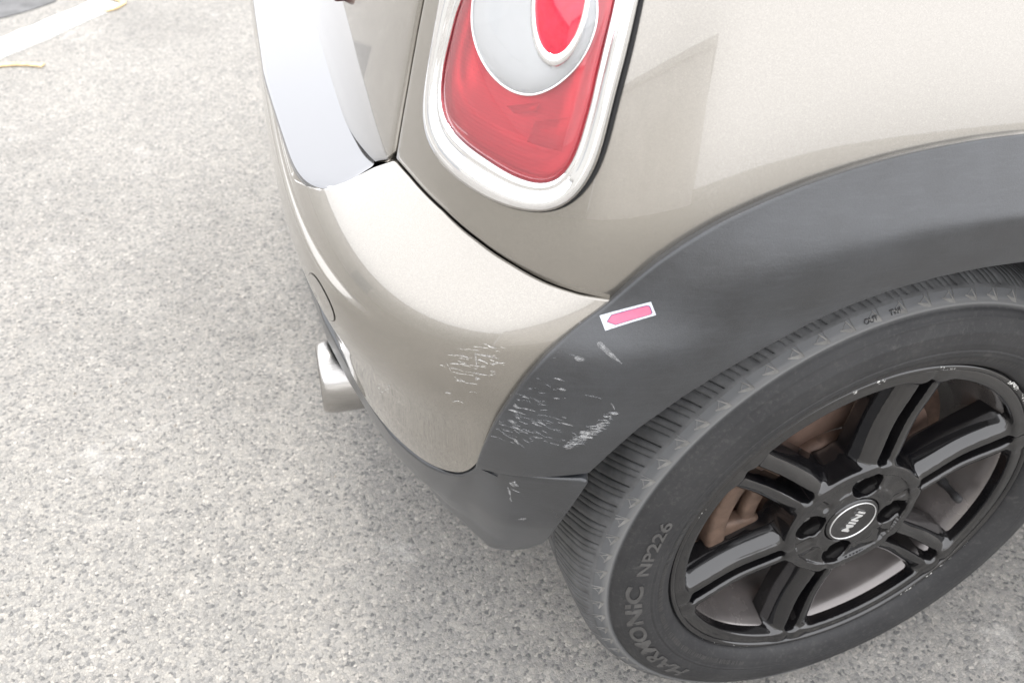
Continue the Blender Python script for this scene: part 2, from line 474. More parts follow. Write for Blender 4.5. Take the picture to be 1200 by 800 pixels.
# outlines of the car body, in body coordinates (s = place round the plan outline, z = height)
GAPL = [(0.3799,0.6532),(0.3773,0.6911),(0.3734,0.725),(0.3694,0.7551),(0.3653,0.7782)]
QBOT = [(0.3799,0.6532),(0.3597,0.6553),(0.3241,0.6555),(0.2976,0.6519),(0.2756,0.6471),(0.256,0.6417),(0.2377,0.6381),(0.2217,0.637)]
QBOTB = [(0.3783,0.6553),(0.3592,0.6562),(0.3239,0.656),(0.2972,0.6534),(0.2752,0.6497),(0.2558,0.645),(0.2377,0.6413),(0.2219,0.6396)]
ARCHO = [(0.2217,0.637),(0.2124,0.6521),(0.2009,0.67),(0.1852,0.6871),(0.1691,0.7002),(0.148,0.7119),(0.1261,0.7211),(0.1031,0.728),(0.079,0.733),(0.0539,0.7363),(0.0279,0.7383),(0.0009,0.7386)]
ARCHB = [(0.2876,0.466),(0.2833,0.4931),(0.2753,0.5314),(0.2685,0.5546),(0.2602,0.5794),(0.2483,0.6055),(0.2363,0.6219),(0.2219,0.6396)]
SEAM = [(0.4307,0.5258),(0.4663,0.4437),(0.4542,0.4265),(0.4227,0.4392),(0.3926,0.4411),(0.3776,0.4319),(0.36,0.4216),(0.3432,0.4214),(0.3284,0.4213),(0.3145,0.4263),(0.3017,0.4346),(0.2942,0.4482),(0.2893,0.4636),(0.2875,0.4698)]
VBOT = [(0.4626,0.4362),(0.442,0.417),(0.3968,0.4271),(0.3776,0.4319),(0.3543,0.4049),(0.3263,0.3278),(0.31,0.3041),(0.2921,0.2526),(0.2728,0.2732),(0.2589,0.2903)]
VRIGHT = [(0.257,0.3291),(0.2455,0.3552),(0.2381,0.4034),(0.2232,0.4705)]
ARCHI = [(0.2236,0.4792),(0.2114,0.5093),(0.1996,0.5352),(0.1795,0.5637),(0.159,0.5855),(0.1377,0.6029),(0.1156,0.6176),(0.0925,0.6288),(0.0684,0.6377),(0.0433,0.6438),(0.017,0.6471),(-0.0107,0.6476)]
CREASE = [(0.1758,0.6527),(0.1487,0.6777),(0.1279,0.6876),(0.1057,0.6926),(0.0825,0.6955),(0.058,0.6958),(0.0325,0.6948),(0.0061,0.6931)]
TLOW = [(0.8399,0.619),(0.7609,0.604),(0.6698,0.5982),(0.5857,0.5985),(0.509,0.6056),(0.4531,0.6163),(0.4137,0.6265)]
SHELF_END = [(0.4907,0.593),(0.4416,0.6106),(0.417,0.6275),(0.3965,0.6436),(0.3783,0.6553)]
STICKER = [(0.2271,0.6318),(0.2024,0.6452),(0.1992,0.636),(0.2236,0.623)]
LAMP_OUTER = [(0.3424,0.7913),(0.3442,0.7739),(0.3461,0.756),(0.3478,0.7359),(0.349,0.7196),(0.3507,0.7067),(0.3485,0.7013),(0.3434,0.6979),(0.3302,0.6931),(0.3029,0.6898),(0.2795,0.6909),(0.2625,0.6951),(0.251,0.7007),(0.242,0.7141),(0.2362,0.73),(0.2326,0.7552),(0.2301,0.7758),(0.2275,0.7942),(0.2251,0.8136),(0.2233,0.8323)]
LAMP_INNER = [(0.3194,0.804),(0.3257,0.7783),(0.3295,0.7581),(0.3313,0.7367),(0.33,0.7262),(0.3251,0.7208),(0.3145,0.719),(0.2927,0.717),(0.2724,0.7145),(0.2589,0.7161),(0.2522,0.7225),(0.2476,0.738),(0.2438,0.7614),(0.2408,0.7854),(0.2388,0.8034),(0.2367,0.8195),(0.2351,0.832)]
CLEAR = [(0.3112,0.8104),(0.3113,0.7969),(0.3058,0.7826),(0.2955,0.7722),(0.2832,0.7676),(0.2722,0.7688),(0.2624,0.7757),(0.2534,0.7866),(0.2462,0.7997),(0.2421,0.8147),(0.2412,0.824),(0.2422,0.8329)]
INDIC = [(0.2717,0.827),(0.2682,0.8111),(0.2625,0.8018),(0.254,0.7992),(0.2492,0.807),(0.2487,0.821),(0.2505,0.8327)]
CHAMBER = [(0.2684,0.7506),(0.2504,0.7594),(0.2534,0.7369),(0.272,0.7359)]
CHAMBER2 = [(0.2856,0.7526),(0.267,0.7628),(0.2684,0.7566),(0.2803,0.7503)]
SEAM3 = [[-0.4956,0.346,0.42],[-0.4927,0.3025,0.42],[-0.486,0.2665,0.42],[-0.479,0.2294,0.42],[-0.4685,0.1804,0.42],[-0.4609,0.1474,0.42],[-0.4503,0.1119,0.42],[-0.4386,0.0877,0.42],[-0.4266,0.0684,0.42],[-0.4137,0.0557,0.42],[-0.3998,0.0482,0.42],[-0.3899,0.051,0.42],[-0.3818,0.0587,0.42],[-0.3786,0.0623,0.42]]
VBOT3 = [[-0.4846,0.4331,0.31],[-0.4761,0.3711,0.31],[-0.4607,0.2968,0.31],[-0.4506,0.2652,0.31],[-0.4329,0.1992,0.31],[-0.4042,0.1121,0.31],[-0.3886,0.0833,0.31],[-0.3711,0.0486,0.31],[-0.3518,0.0407,0.31],[-0.3355,0.0378,0.31]]
SCR_B = [[0.2893,0.5903,0.2825,0.591,0.2762,0.5907,1.2],[0.2813,0.5888,0.2771,0.5876,0.2732,0.5862,1.3],[0.2997,0.5852,0.2957,0.5863,0.2922,0.5861,1.2],[0.2978,0.5839,0.295,0.5845,0.2925,0.5845,1.4],[0.303,0.5769,0.2983,0.5787,0.2932,0.5804,1.0],[0.2915,0.5805,0.2869,0.5812,0.2827,0.5814,1.0],[0.2913,0.5744,0.2863,0.5745,0.2809,0.5751,1.3],[0.2994,0.57,0.2945,0.5712,0.2895,0.5721,1.2],[0.2993,0.563,0.2965,0.5642,0.2939,0.5643,1.2],[0.305,0.5768,0.3036,0.5738,0.3021,0.5701,0.7],[0.2891,0.5919,0.2885,0.5862,0.2875,0.5792,0.8],[0.3003,0.5666,0.2983,0.5647,0.2966,0.5621,0.9],[0.3017,0.5387,0.2997,0.5411,0.2984,0.5418,1.5],[0.2984,0.5418,0.297,0.542,0.2954,0.5412,1.2],[0.3058,0.5472,0.3038,0.5477,0.3023,0.5482,0.8],[0.2921,0.5551,0.2896,0.5559,0.2876,0.556,0.9],[0.2939,0.5634,0.2908,0.5641,0.2873,0.5645,0.8],[0.2767,0.5993,0.2752,0.5998,0.2733,0.5994,0.7],[0.3043,0.5836,0.3019,0.5845,0.2997,0.5847,0.8],[0.2903,0.5958,0.2862,0.5966,0.2817,0.5972,0.8],[0.2811,0.5854,0.2767,0.5868,0.2728,0.5884,0.9],[0.3087,0.5726,0.3071,0.5731,0.3055,0.5725,1.1],[0.3025,0.5729,0.2994,0.574,0.2967,0.5739,0.9],[0.2946,0.5923,0.2924,0.5931,0.2902,0.593,0.8],[0.2862,0.5866,0.2838,0.586,0.282,0.5849,0.76],[0.3037,0.5838,0.301,0.5851,0.2982,0.5857,0.63],[0.2904,0.5934,0.2887,0.5935,0.287,0.5939,0.42],[0.2958,0.5785,0.2936,0.5792,0.2913,0.5791,0.4],[0.2817,0.5983,0.2798,0.5982,0.278,0.5984,0.74],[0.2988,0.5911,0.2961,0.5916,0.2932,0.5919,0.74],[0.2874,0.5866,0.2862,0.5866,0.2854,0.586,0.78],[0.2784,0.5961,0.2769,0.5964,0.2758,0.5965,0.4],[0.2938,0.5852,0.2933,0.5858,0.2924,0.5855,0.47],[0.2802,0.5921,0.2787,0.5926,0.2777,0.5927,0.55],[0.2849,0.5999,0.2825,0.5989,0.28,0.5981,0.73],[0.292,0.5865,0.2913,0.5867,0.2906,0.5865,0.34],[0.2985,0.5813,0.2961,0.581,0.2934,0.5809,0.49],[0.2876,0.5841,0.2869,0.5843,0.2859,0.5844,0.68],[0.28,0.585,0.2791,0.585,0.2785,0.5848,0.48],[0.2856,0.582,0.2845,0.5825,0.283,0.5823,0.76],[0.2896,0.5785,0.2885,0.5786,0.2876,0.5787,0.34],[0.2799,0.5779,0.279,0.5774,0.2776,0.5777,0.38],[0.2886,0.5692,0.2876,0.5699,0.2861,0.5698,0.66],[0.3023,0.57,0.3005,0.5705,0.2982,0.5708,0.33],[0.2873,0.5703,0.2865,0.5704,0.2858,0.5708,0.63],[0.2965,0.5736,0.2944,0.5737,0.2919,0.5741,0.64],[0.2804,0.579,0.2793,0.5792,0.2778,0.5793,0.4],[0.293,0.5797,0.292,0.5806,0.2907,0.581,0.7],[0.2807,0.5757,0.2796,0.5758,0.278,0.5761,0.39],[0.351,0.5018,0.3512,0.4997,0.3504,0.4993,0.44],[0.3502,0.5089,0.3496,0.5077,0.3487,0.5067,0.41],[0.3608,0.4986,0.3581,0.5018,0.3561,0.5033,0.41],[0.3634,0.4813,0.3617,0.4816,0.3608,0.4812,0.36],[0.3618,0.4917,0.361,0.4918,0.36,0.4913,0.45],[0.3542,0.4982,0.3522,0.5013,0.3517,0.5006,0.45],[0.3629,0.4839,0.36,0.488,0.3571,0.4911,0.41],[0.3531,0.5091,0.3526,0.5094,0.3537,0.5053,0.34],[0.3539,0.4999,0.3512,0.5043,0.3489,0.5083,0.25],[0.3504,0.5107,0.3479,0.5146,0.3466,0.5148,0.43]]
SCR_C = [[0.237,0.6239,0.2254,0.6141,0.2139,0.6019,0.8],[0.2401,0.6062,0.238,0.6058,0.2363,0.6054,1.2],[0.2378,0.6043,0.235,0.6037,0.2322,0.6034,1.6],[0.2481,0.6024,0.2475,0.6029,0.2471,0.6029,1.0],[0.2694,0.5529,0.2669,0.5523,0.2645,0.5511,1.0],[0.2653,0.5476,0.2603,0.5474,0.2555,0.5468,1.2],[0.2638,0.5563,0.2592,0.5563,0.2549,0.5551,0.8],[0.2726,0.5349,0.2672,0.5348,0.2618,0.5327,0.8],[0.2668,0.5363,0.2625,0.5336,0.2585,0.5309,1.0],[0.2788,0.5185,0.2747,0.5186,0.2711,0.5166,1.2],[0.266,0.5226,0.2647,0.519,0.2634,0.5149,1.2],[0.2634,0.517,0.2619,0.5154,0.26,0.5126,1.0],[0.2677,0.5168,0.2664,0.516,0.2656,0.5156,1.0],[0.2718,0.5252,0.269,0.5227,0.266,0.5206,1.0],[0.2711,0.5532,0.2653,0.5523,0.2597,0.5505,0.7],[0.2595,0.5756,0.2584,0.5757,0.2574,0.575,1.0],[0.2625,0.5677,0.2607,0.5676,0.2588,0.5663,1.2],[0.2559,0.5855,0.2546,0.5851,0.2534,0.5846,0.8],[0.2474,0.5872,0.2445,0.5867,0.2418,0.5857,0.6],[0.2509,0.5527,0.2456,0.5512,0.2402,0.5487,0.6],[0.2434,0.5467,0.2392,0.5455,0.2352,0.5436,0.6],[0.2531,0.5456,0.2497,0.5421,0.2464,0.5387,0.6],[0.2695,0.5602,0.2663,0.5583,0.263,0.5564,0.7],[0.2311,0.5749,0.2269,0.5738,0.2221,0.5717,0.5],[0.2173,0.5674,0.2158,0.5637,0.2145,0.5589,0.7],[0.2229,0.5488,0.2219,0.5496,0.2204,0.5488,1.15],[0.2321,0.5244,0.2311,0.5254,0.2303,0.525,0.73],[0.2377,0.5201,0.2365,0.5201,0.2351,0.5195,0.54],[0.2288,0.5351,0.2263,0.5345,0.2241,0.5334,1.4],[0.2391,0.5177,0.2372,0.5179,0.2353,0.5164,1.33],[0.2309,0.5311,0.2297,0.5312,0.2288,0.5317,0.84],[0.2232,0.5364,0.2213,0.5364,0.2195,0.5368,1.14],[0.2318,0.5315,0.2296,0.5318,0.2274,0.5322,1.47],[0.2238,0.5364,0.2228,0.5361,0.2222,0.5358,1.07],[0.2269,0.5412,0.2241,0.5399,0.2208,0.5391,0.93],[0.2338,0.5211,0.2318,0.5223,0.2303,0.5224,1.41],[0.2257,0.5351,0.2239,0.5351,0.2215,0.5342,0.82],[0.2163,0.5567,0.2144,0.5562,0.2121,0.5549,1.12],[0.2301,0.532,0.2274,0.5311,0.2242,0.529,1.03],[0.2304,0.5248,0.2292,0.5248,0.2274,0.5241,0.65],[0.2163,0.5554,0.2144,0.5552,0.2123,0.5551,1.1],[0.2223,0.5442,0.2208,0.5448,0.2192,0.5441,0.84],[0.2317,0.53,0.2297,0.53,0.2282,0.5306,1.09],[0.2397,0.5189,0.2365,0.5195,0.2334,0.5188,1.05],[0.2386,0.5177,0.2364,0.5181,0.234,0.5179,1.13],[0.2259,0.5386,0.2243,0.5397,0.2224,0.5392,0.7],[0.2321,0.5354,0.2292,0.5349,0.2262,0.5346,0.93],[0.2302,0.5235,0.2289,0.5234,0.2278,0.5238,1.05],[0.2285,0.5428,0.2262,0.5428,0.224,0.5429,0.57],[0.2329,0.5235,0.2302,0.5219,0.2278,0.521,1.22],[0.2144,0.554,0.2134,0.5549,0.2126,0.5553,0.72],[0.2212,0.5402,0.22,0.54,0.2189,0.5398,1.42],[0.2344,0.5239,0.233,0.5242,0.232,0.5247,0.54],[0.2358,0.5248,0.2349,0.5259,0.2339,0.5257,1.24],[0.2191,0.5525,0.2176,0.553,0.2159,0.5525,0.99],[0.2182,0.557,0.2155,0.5558,0.213,0.5548,1.13],[0.2258,0.5373,0.2236,0.5366,0.221,0.5356,1.05],[0.2313,0.5273,0.23,0.5274,0.229,0.5268,0.87],[0.2232,0.5448,0.2209,0.5437,0.2182,0.5425,1.17],[0.237,0.5198,0.2357,0.5212,0.2342,0.5213,0.98],[0.2313,0.5371,0.2287,0.5366,0.2259,0.5346,0.65],[0.2158,0.5558,0.2149,0.5568,0.2137,0.5572,1.17],[0.2205,0.5488,0.219,0.549,0.2171,0.5477,0.83],[0.2245,0.5436,0.2233,0.5438,0.2222,0.5448,1.15],[0.2204,0.546,0.2181,0.5461,0.2161,0.5454,1.07],[0.2212,0.5511,0.2201,0.5515,0.2194,0.5507,0.54],[0.2171,0.55,0.2165,0.551,0.2154,0.5504,1.39],[0.2239,0.5426,0.223,0.5424,0.2217,0.542,0.66],[0.2296,0.5273,0.2282,0.5273,0.2271,0.5268,0.78],[0.2359,0.5265,0.2337,0.5259,0.2317,0.5247,1.42],[0.2291,0.5301,0.2263,0.5295,0.224,0.5289,1.45],[0.2364,0.5239,0.2339,0.5245,0.2314,0.5238,0.66],[0.2348,0.5283,0.2338,0.5287,0.2327,0.5285,1.47],[0.2307,0.5328,0.229,0.5336,0.2277,0.5335,1.22],[0.237,0.5226,0.2339,0.5219,0.2305,0.5215,0.93],[0.218,0.558,0.2155,0.5573,0.2125,0.5562,0.54],[0.2239,0.5392,0.2223,0.5385,0.2204,0.5377,0.57],[0.2169,0.5492,0.2159,0.5496,0.2149,0.5488,0.55],[0.2314,0.5373,0.2294,0.5371,0.2276,0.5364,0.55],[0.2375,0.5204,0.2355,0.5198,0.2333,0.5197,1.03],[0.2377,0.5236,0.2354,0.5245,0.2334,0.5244,1.1],[0.2202,0.5553,0.218,0.5555,0.2159,0.5545,1.07],[0.2306,0.5302,0.2275,0.5298,0.2243,0.5279,0.95],[0.2203,0.5535,0.2186,0.5526,0.2171,0.5521,1.27],[0.2197,0.553,0.2186,0.5535,0.2176,0.5526,0.58],[0.2278,0.5383,0.2268,0.539,0.2259,0.5393,0.55],[0.234,0.5266,0.233,0.5274,0.2319,0.5269,0.81],[0.2215,0.5433,0.2192,0.5433,0.2166,0.5428,1.07],[0.2285,0.5337,0.2255,0.5332,0.222,0.5325,1.2],[0.2309,0.5295,0.2298,0.5295,0.2285,0.5285,0.67],[0.2313,0.5304,0.2306,0.5316,0.2294,0.5318,1.06],[0.2389,0.52,0.237,0.5211,0.2355,0.5212,1.45],[0.2255,0.5432,0.224,0.5432,0.222,0.5424,0.51],[0.2229,0.5375,0.2217,0.5384,0.2208,0.538,0.67],[0.2231,0.541,0.2204,0.5402,0.2174,0.5383,0.82],[0.2493,0.5409,0.2477,0.5401,0.2462,0.5388,0.4],[0.2614,0.5235,0.2597,0.5216,0.2576,0.5201,0.39],[0.2773,0.5323,0.2757,0.5313,0.2739,0.5304,0.56],[0.2655,0.5462,0.2642,0.5455,0.263,0.5452,0.37],[0.2544,0.5474,0.2533,0.5468,0.2517,0.5452,0.33],[0.2512,0.536,0.2498,0.5353,0.2482,0.5335,0.42],[0.2761,0.5292,0.2733,0.5275,0.2709,0.5252,0.31],[0.2537,0.5454,0.2516,0.5441,0.2494,0.5424,0.53],[0.2614,0.5347,0.2601,0.5348,0.2592,0.5347,0.38],[0.2684,0.5404,0.2667,0.5401,0.265,0.5398,0.59],[0.2565,0.5328,0.2545,0.533,0.2527,0.5325,0.53],[0.2673,0.5336,0.2651,0.5343,0.2628,0.5335,0.27],[0.2758,0.5395,0.2739,0.5389,0.2719,0.5389,0.51],[0.257,0.5451,0.2542,0.5446,0.2513,0.5434,0.27],[0.2554,0.5355,0.2526,0.533,0.2499,0.5302,0.56],[0.257,0.5276,0.2548,0.5273,0.2523,0.5265,0.43],[0.2515,0.5474,0.2485,0.5473,0.2456,0.5458,0.44],[0.2663,0.5485,0.2645,0.5467,0.2624,0.5451,0.46],[0.2667,0.5486,0.2642,0.5496,0.2622,0.5491,0.44],[0.2567,0.5433,0.2543,0.5422,0.2514,0.541,0.34],[0.2577,0.5255,0.2568,0.5248,0.2556,0.5241,0.47],[0.2535,0.5467,0.2528,0.5471,0.2517,0.547,0.56],[0.2552,0.5411,0.2538,0.5413,0.252,0.5406,0.43],[0.2495,0.5445,0.2481,0.5449,0.2469,0.545,0.31],[0.2598,0.5342,0.2585,0.5342,0.2576,0.5346,0.31],[0.2599,0.5339,0.2576,0.5329,0.2555,0.5323,0.41],[0.2686,0.5249,0.2666,0.5248,0.2643,0.5242,0.57],[0.272,0.5294,0.2694,0.5292,0.2666,0.5289,0.31],[0.2727,0.5315,0.272,0.5309,0.2708,0.531,0.51],[0.2557,0.5285,0.2532,0.5278,0.2506,0.5273,0.58],[0.2575,0.5221,0.2563,0.5221,0.2556,0.5228,0.28],[0.2669,0.5387,0.2648,0.5378,0.2625,0.5374,0.39],[0.2604,0.5417,0.2592,0.5422,0.2585,0.5413,0.45],[0.2662,0.5325,0.2645,0.5307,0.2631,0.5288,0.27],[0.2538,0.5315,0.2525,0.5317,0.2511,0.5309,0.28],[0.2637,0.5432,0.2616,0.5422,0.2592,0.5405,0.34],[0.2632,0.5314,0.2605,0.5314,0.2582,0.5305,0.45],[0.2698,0.5418,0.2673,0.5414,0.2646,0.541,0.39],[0.2699,0.5305,0.2691,0.5303,0.2681,0.5301,0.34],[0.2766,0.5349,0.2736,0.5358,0.2705,0.5356,0.58],[0.2658,0.5693,0.2636,0.569,0.2609,0.5691,0.2],[0.2414,0.5708,0.2405,0.571,0.2398,0.5704,0.31],[0.2505,0.5808,0.2494,0.5803,0.2483,0.5797,0.49],[0.2523,0.5667,0.2514,0.5664,0.2505,0.5665,0.41],[0.251,0.5814,0.2496,0.5806,0.2483,0.579,0.43],[0.2542,0.5624,0.2516,0.5626,0.2488,0.5625,0.21],[0.2545,0.5523,0.2521,0.5523,0.2494,0.5528,0.47],[0.2412,0.5526,0.2404,0.5524,0.2391,0.5518,0.49],[0.254,0.573,0.2524,0.5733,0.2507,0.5733,0.29],[0.2453,0.5784,0.2445,0.5786,0.2432,0.5781,0.31],[0.2477,0.578,0.2463,0.5776,0.2454,0.5774,0.48],[0.2614,0.5674,0.2603,0.5674,0.2589,0.567,0.43],[0.2641,0.5637,0.2614,0.5646,0.2583,0.5644,0.41],[0.2462,0.5699,0.2449,0.5698,0.2433,0.5702,0.49],[0.2593,0.5631,0.2582,0.5632,0.2569,0.5625,0.36],[0.2438,0.5783,0.2423,0.5785,0.2404,0.5775,0.43],[0.2541,0.5658,0.2519,0.5654,0.2502,0.5651,0.44],[0.2653,0.5642,0.2642,0.5641,0.2636,0.5643,0.21],[0.2584,0.5677,0.2562,0.5674,0.2542,0.5662,0.48],[0.2558,0.5663,0.2539,0.5649,0.2517,0.5627,0.5],[0.2592,0.5759,0.2567,0.5766,0.2537,0.5763,0.22],[0.2527,0.5571,0.2508,0.5578,0.2491,0.5581,0.29],[0.239,0.5213,0.2383,0.5206,0.237,0.519,0.31],[0.2407,0.5275,0.2393,0.5267,0.2384,0.5263,0.23],[0.2461,0.539,0.2431,0.5372,0.2403,0.5355,0.28],[0.2466,0.5226,0.244,0.5215,0.2418,0.5201,0.39],[0.243,0.5268,0.2419,0.5255,0.2407,0.5239,0.28],[0.234,0.5317,0.2313,0.5305,0.2284,0.5276,0.22],[0.2349,0.5274,0.2342,0.5271,0.2333,0.5262,0.21],[0.2349,0.5312,0.2325,0.5291,0.2296,0.5255,0.24],[0.2365,0.5271,0.2346,0.526,0.2324,0.524,0.27],[0.2499,0.5245,0.2487,0.524,0.248,0.5229,0.39],[0.2314,0.5233,0.2303,0.5224,0.2296,0.5218,0.39],[0.2354,0.5358,0.2341,0.5347,0.2328,0.5328,0.35],[0.2317,0.5297,0.2307,0.5294,0.2295,0.5283,0.26],[0.2447,0.5392,0.243,0.5386,0.2414,0.5385,0.25],[0.2497,0.5291,0.2473,0.5292,0.2452,0.5282,0.33],[0.2385,0.5186,0.2377,0.5188,0.2364,0.5173,0.36],[0.2327,0.5289,0.2305,0.5273,0.2284,0.5245,0.33],[0.2341,0.5209,0.2331,0.5202,0.2314,0.5186,0.31]]
SCR_V = [[0.269,0.4566,0.2661,0.4569,0.263,0.4558,1.0],[0.2696,0.4505,0.2686,0.4439,0.2678,0.4367,0.8],[0.2683,0.4365,0.2679,0.4333,0.2672,0.4303,0.8],[0.2677,0.4497,0.265,0.4478,0.262,0.4466,0.9],[0.2658,0.4578,0.2656,0.4599,0.2649,0.462,0.8],[0.2612,0.4065,0.2605,0.405,0.26,0.4036,1.2]]
WHITE = [[-1.226,2.319],[-1.215,2.241],[-1.18,2.24],[-0.921,2.554],[-0.912,2.622],[-0.982,2.643]]
DARK_PATCH = [[-1.339,2.474],[-1.232,2.524],[-1.171,2.571],[-1.11,2.635],[-1.105,2.73],[-1.158,2.945],[-1.48,3.002]]
YEL1 = [[-1.06,2.47],[-1.03,2.478],[-0.995,2.465],[-0.963,2.524],[-0.921,2.554],[-0.905,2.59],[-0.938,2.627]]
YEL2 = [[-1.24,2.128],[-1.2,2.137],[-1.176,2.15],[-1.137,2.142],[-1.087,2.12]]
PLATE = [[-0.435,0.589,0.657],[-0.425,0.485,0.688]]

# ------------------------------------------------------------------ ground
g = 120.0
GZ = 0.0087
mesh('ground', [(-g, -g, GZ), (g, -g, GZ), (g, g, GZ), (-g, g, GZ)], [(0, 1, 2, 3)], 'asphalt', kind='structure')

def flat_strip(name, pts, mat, z, th=0.004):
    k = len(pts)
    z = z + GZ
    V = [(x, y, z) for x, y in pts] + [(x, y, z - th) for x, y in pts]
    F = [tuple(range(k))] + [(i, i + k, (i + 1) % k + k, (i + 1) % k) for i in range(k)]
    return mesh(name, V, F, mat, smooth=False, kind='structure')

def stroke_outline(pts, w):
    pts = np.array(pts, float); t = unit(np.gradient(pts, axis=0)); nn = np.stack([-t[:, 1], t[:, 0]], -1)
    ww = (w * (0.7 + 0.6 * RNG.random(len(pts))))[:, None]
    return np.concatenate([pts + nn * ww / 2, (pts - nn * ww / 2)[::-1]]).tolist()

def dense(pts, step=0.03):
    pts = np.array(pts, float); L = np.linalg.norm(np.diff(pts, axis=0), axis=1).sum()
    q = resamp(pts, max(4, int(L / step)))
    q[1:-1] += RNG.normal(0, 0.0035, (len(q) - 2, 2))
    return q

def band(p0, p1, w):
    p0 = np.array(p0); p1 = np.array(p1); t = unit(p1 - p0); nn = np.array([-t[1], t[0]])
    k = int(np.linalg.norm(p1 - p0) / 0.05) + 2
    q = np.linspace(0, 1, k)[:, None]; c = p0 * (1 - q) + p1 * q
    return np.concatenate([c + nn * (w / 2 + RNG.normal(0, 0.003, (k, 1))), (c - nn * (w / 2 + RNG.normal(0, 0.003, (k, 1))))[::-1]]).tolist()

# loose grit on the asphalt
V, F = [], []
for k in range(170):
    px_, py_ = RNG.uniform(-1.5, 0.3), RNG.uniform(-0.45, 1.6)
    if px_ > -0.42 and py_ > -0.05: continue
    r_ = RNG.uniform(.0009, .0026); o_ = len(V)
    for a in range(6):
        q = a * math.pi / 3 + RNG.uniform(-.3, .3); e = RNG.uniform(.7, 1.25)
        V.append((px_ + r_ * e * math.cos(q), py_ + r_ * e * math.sin(q), GZ - .0002))
    for a in range(4):
        q = a * math.pi / 2 + RNG.uniform(-.4, .4)
        V.append((px_ + r_ * .55 * math.cos(q), py_ + r_ * .55 * math.sin(q), GZ + r_ * RNG.uniform(.7, 1.2)))
    F += [(o_, o_ + 1, o_ + 6), (o_ + 1, o_ + 2, o_ + 7, o_ + 6), (o_ + 2, o_ + 3, o_ + 7), (o_ + 3, o_ + 4, o_ + 8, o_ + 7), (o_ + 4, o_ + 5, o_ + 9, o_ + 8), (o_ + 5, o_, o_ + 6, o_ + 9), (o_ + 6, o_ + 7, o_ + 8, o_ + 9)]
gr = mesh('loose_grit', V, F, 'grit', smooth=False, kind='stuff')
gr['label'] = 'loose grit scattered over the pale asphalt'; gr['category'] = 'grit'

WL = np.array(WHITE)
e0 = (WL[0] + WL[2]) / 2; e1 = (WL[3] + WL[5]) / 2
wd = float(np.linalg.norm(WL[3] - WL[5]))
flat_strip('road_marking', band(e1 + unit(e0 - e1) * 1.9, e1, wd), 'road_white', 0.004)
flat_strip('road_marking', band(e1 + unit(e1 - e0) * 0.35, e1 + unit(e1 - e0) * 1.6, wd), 'road_white', 0.004)
flat_strip('road_marking', stroke_outline(dense(YEL1), 0.016), 'yellow_paint', 0.006)
flat_strip('road_marking', stroke_outline(dense(YEL2), 0.016), 'yellow_paint', 0.006)

flat_strip('dark_patch', DARK_PATCH, 'dark_ground', 0.003)  # flat patch, darker grey than the asphalt around it
# low building out of view, added to shape reflections in the paintwork and chrome
def box(x0, x1, y0, y1, z0, z1):
    V = [(x, y, z) for x in (x0, x1) for y in (y0, y1) for z in (z0, z1)]
    return V, [(0, 1, 3, 2), (4, 6, 7, 5), (0, 4, 5, 1), (2, 3, 7, 6), (0, 2, 6, 4), (1, 5, 7, 3)]
bld = empty('added_building', (-16, 0, GZ))
bld['label'] = 'unseen low pale building added for its faint reflection beside the tail lamp'
bld['category'] = 'added building'
def bpart(name, dims, mat):
    V, F = box(*dims); return mesh(name, [(x + 16, y, z) for x, y, z in V], F, mat, bld, smooth=False)
bpart('wall', (-22, -15, -15, 34, 0, 4.2), 'render_wall'); bpart('wall', (-15, 0.3, -23, -15.3, 0, 4.9), 'render_wall2')
bpart('roof', (-22.3, -14.7, -15.28, 34.3, 4.2, 4.45), 'roof_grey'); bpart('roof', (-15.0, 0.6, -23.3, -15.0, 4.9, 5.15), 'roof_grey')
bpart('door', (-15.06, -14.96, 6.0, 9.0, 0, 2.6), 'door_grey')

# ------------------------------------------------------------------ the car
car = empty('hatchback_car', (0, 0, 0))
car['label'] = 'silver beige hatchback with scuffed rear corner and black wheel arch'
car['category'] = 'car'

# quarter panel -------------------------------------------------------------------------------------
gapL = smooth_curve(GAPL, 1)
gap_ext = np.array(list(map(tuple, gapL)) + [(0.3575, 0.82), (0.350, 0.86), (0.341, 0.91), (0.331, 0.96), (0.322, 1.0)])
fwd = []
for a in np.linspace(82, 8, 14):
    a = math.radians(a); fwd.append((-0.445 * math.cos(a) / 1.329, 0.2936 + 0.445 * math.sin(a)))
qb = QBOT[:-1] + [(a, b_) if k == 0 else (a - 0.0045 * max(a, 0) / 0.25, b_ - 0.0045) for k, (a, b_) in enumerate(ARCHO)] + [(a + 0.003, b_ - 0.003) for a, b_ in fwd]
qa_ = np.array(qb); ql_ = np.r_[0, np.cumsum(np.hypot(np.diff(qa_[:, 0]) * 1.33, np.diff(qa_[:, 1])))]; cut_q = ql_[len(QBOT) - 1] / ql_[-1]
G = 0.0011
nq, mq = 150, 44
Bc = resamp(qb, nq); Bc[:, 1] += 0.0
Tc = np.stack([np.interp(np.linspace(0, 1, nq), [0, .28, .6, 1], [0.322, 0.22, 0.0, -0.335]), np.full(nq, 1.0)], -1)
Lc = resamp(gap_ext, mq); Rc = np.stack([np.linspace(Bc[-1, 0], -0.335, mq), np.linspace(Bc[-1, 1], 1.0, mq)], -1)
Bc[0] = Lc[0]; Tc[0] = Lc[-1]; Rc[0] = Bc[-1]; Rc[-1] = Tc[-1]
sz = coons(Bc, Tc, Lc, Rc)
P = surf(FU, sz[..., 0], sz[..., 1])
P = rounded(P, ('i0',), 0.003, 0.02)
cols_ = np.linspace(0, 1, nq); wq = np.clip((cut_q - cols_) / 0.02, 0, 1); wq = np.r_[np.full(6, 1.0), wq][:P.shape[0]]
quarter = panel('quarter_panel', P, 'paint', car, ('j0',), r=0.0022 * wq, depth=0.02 * wq)
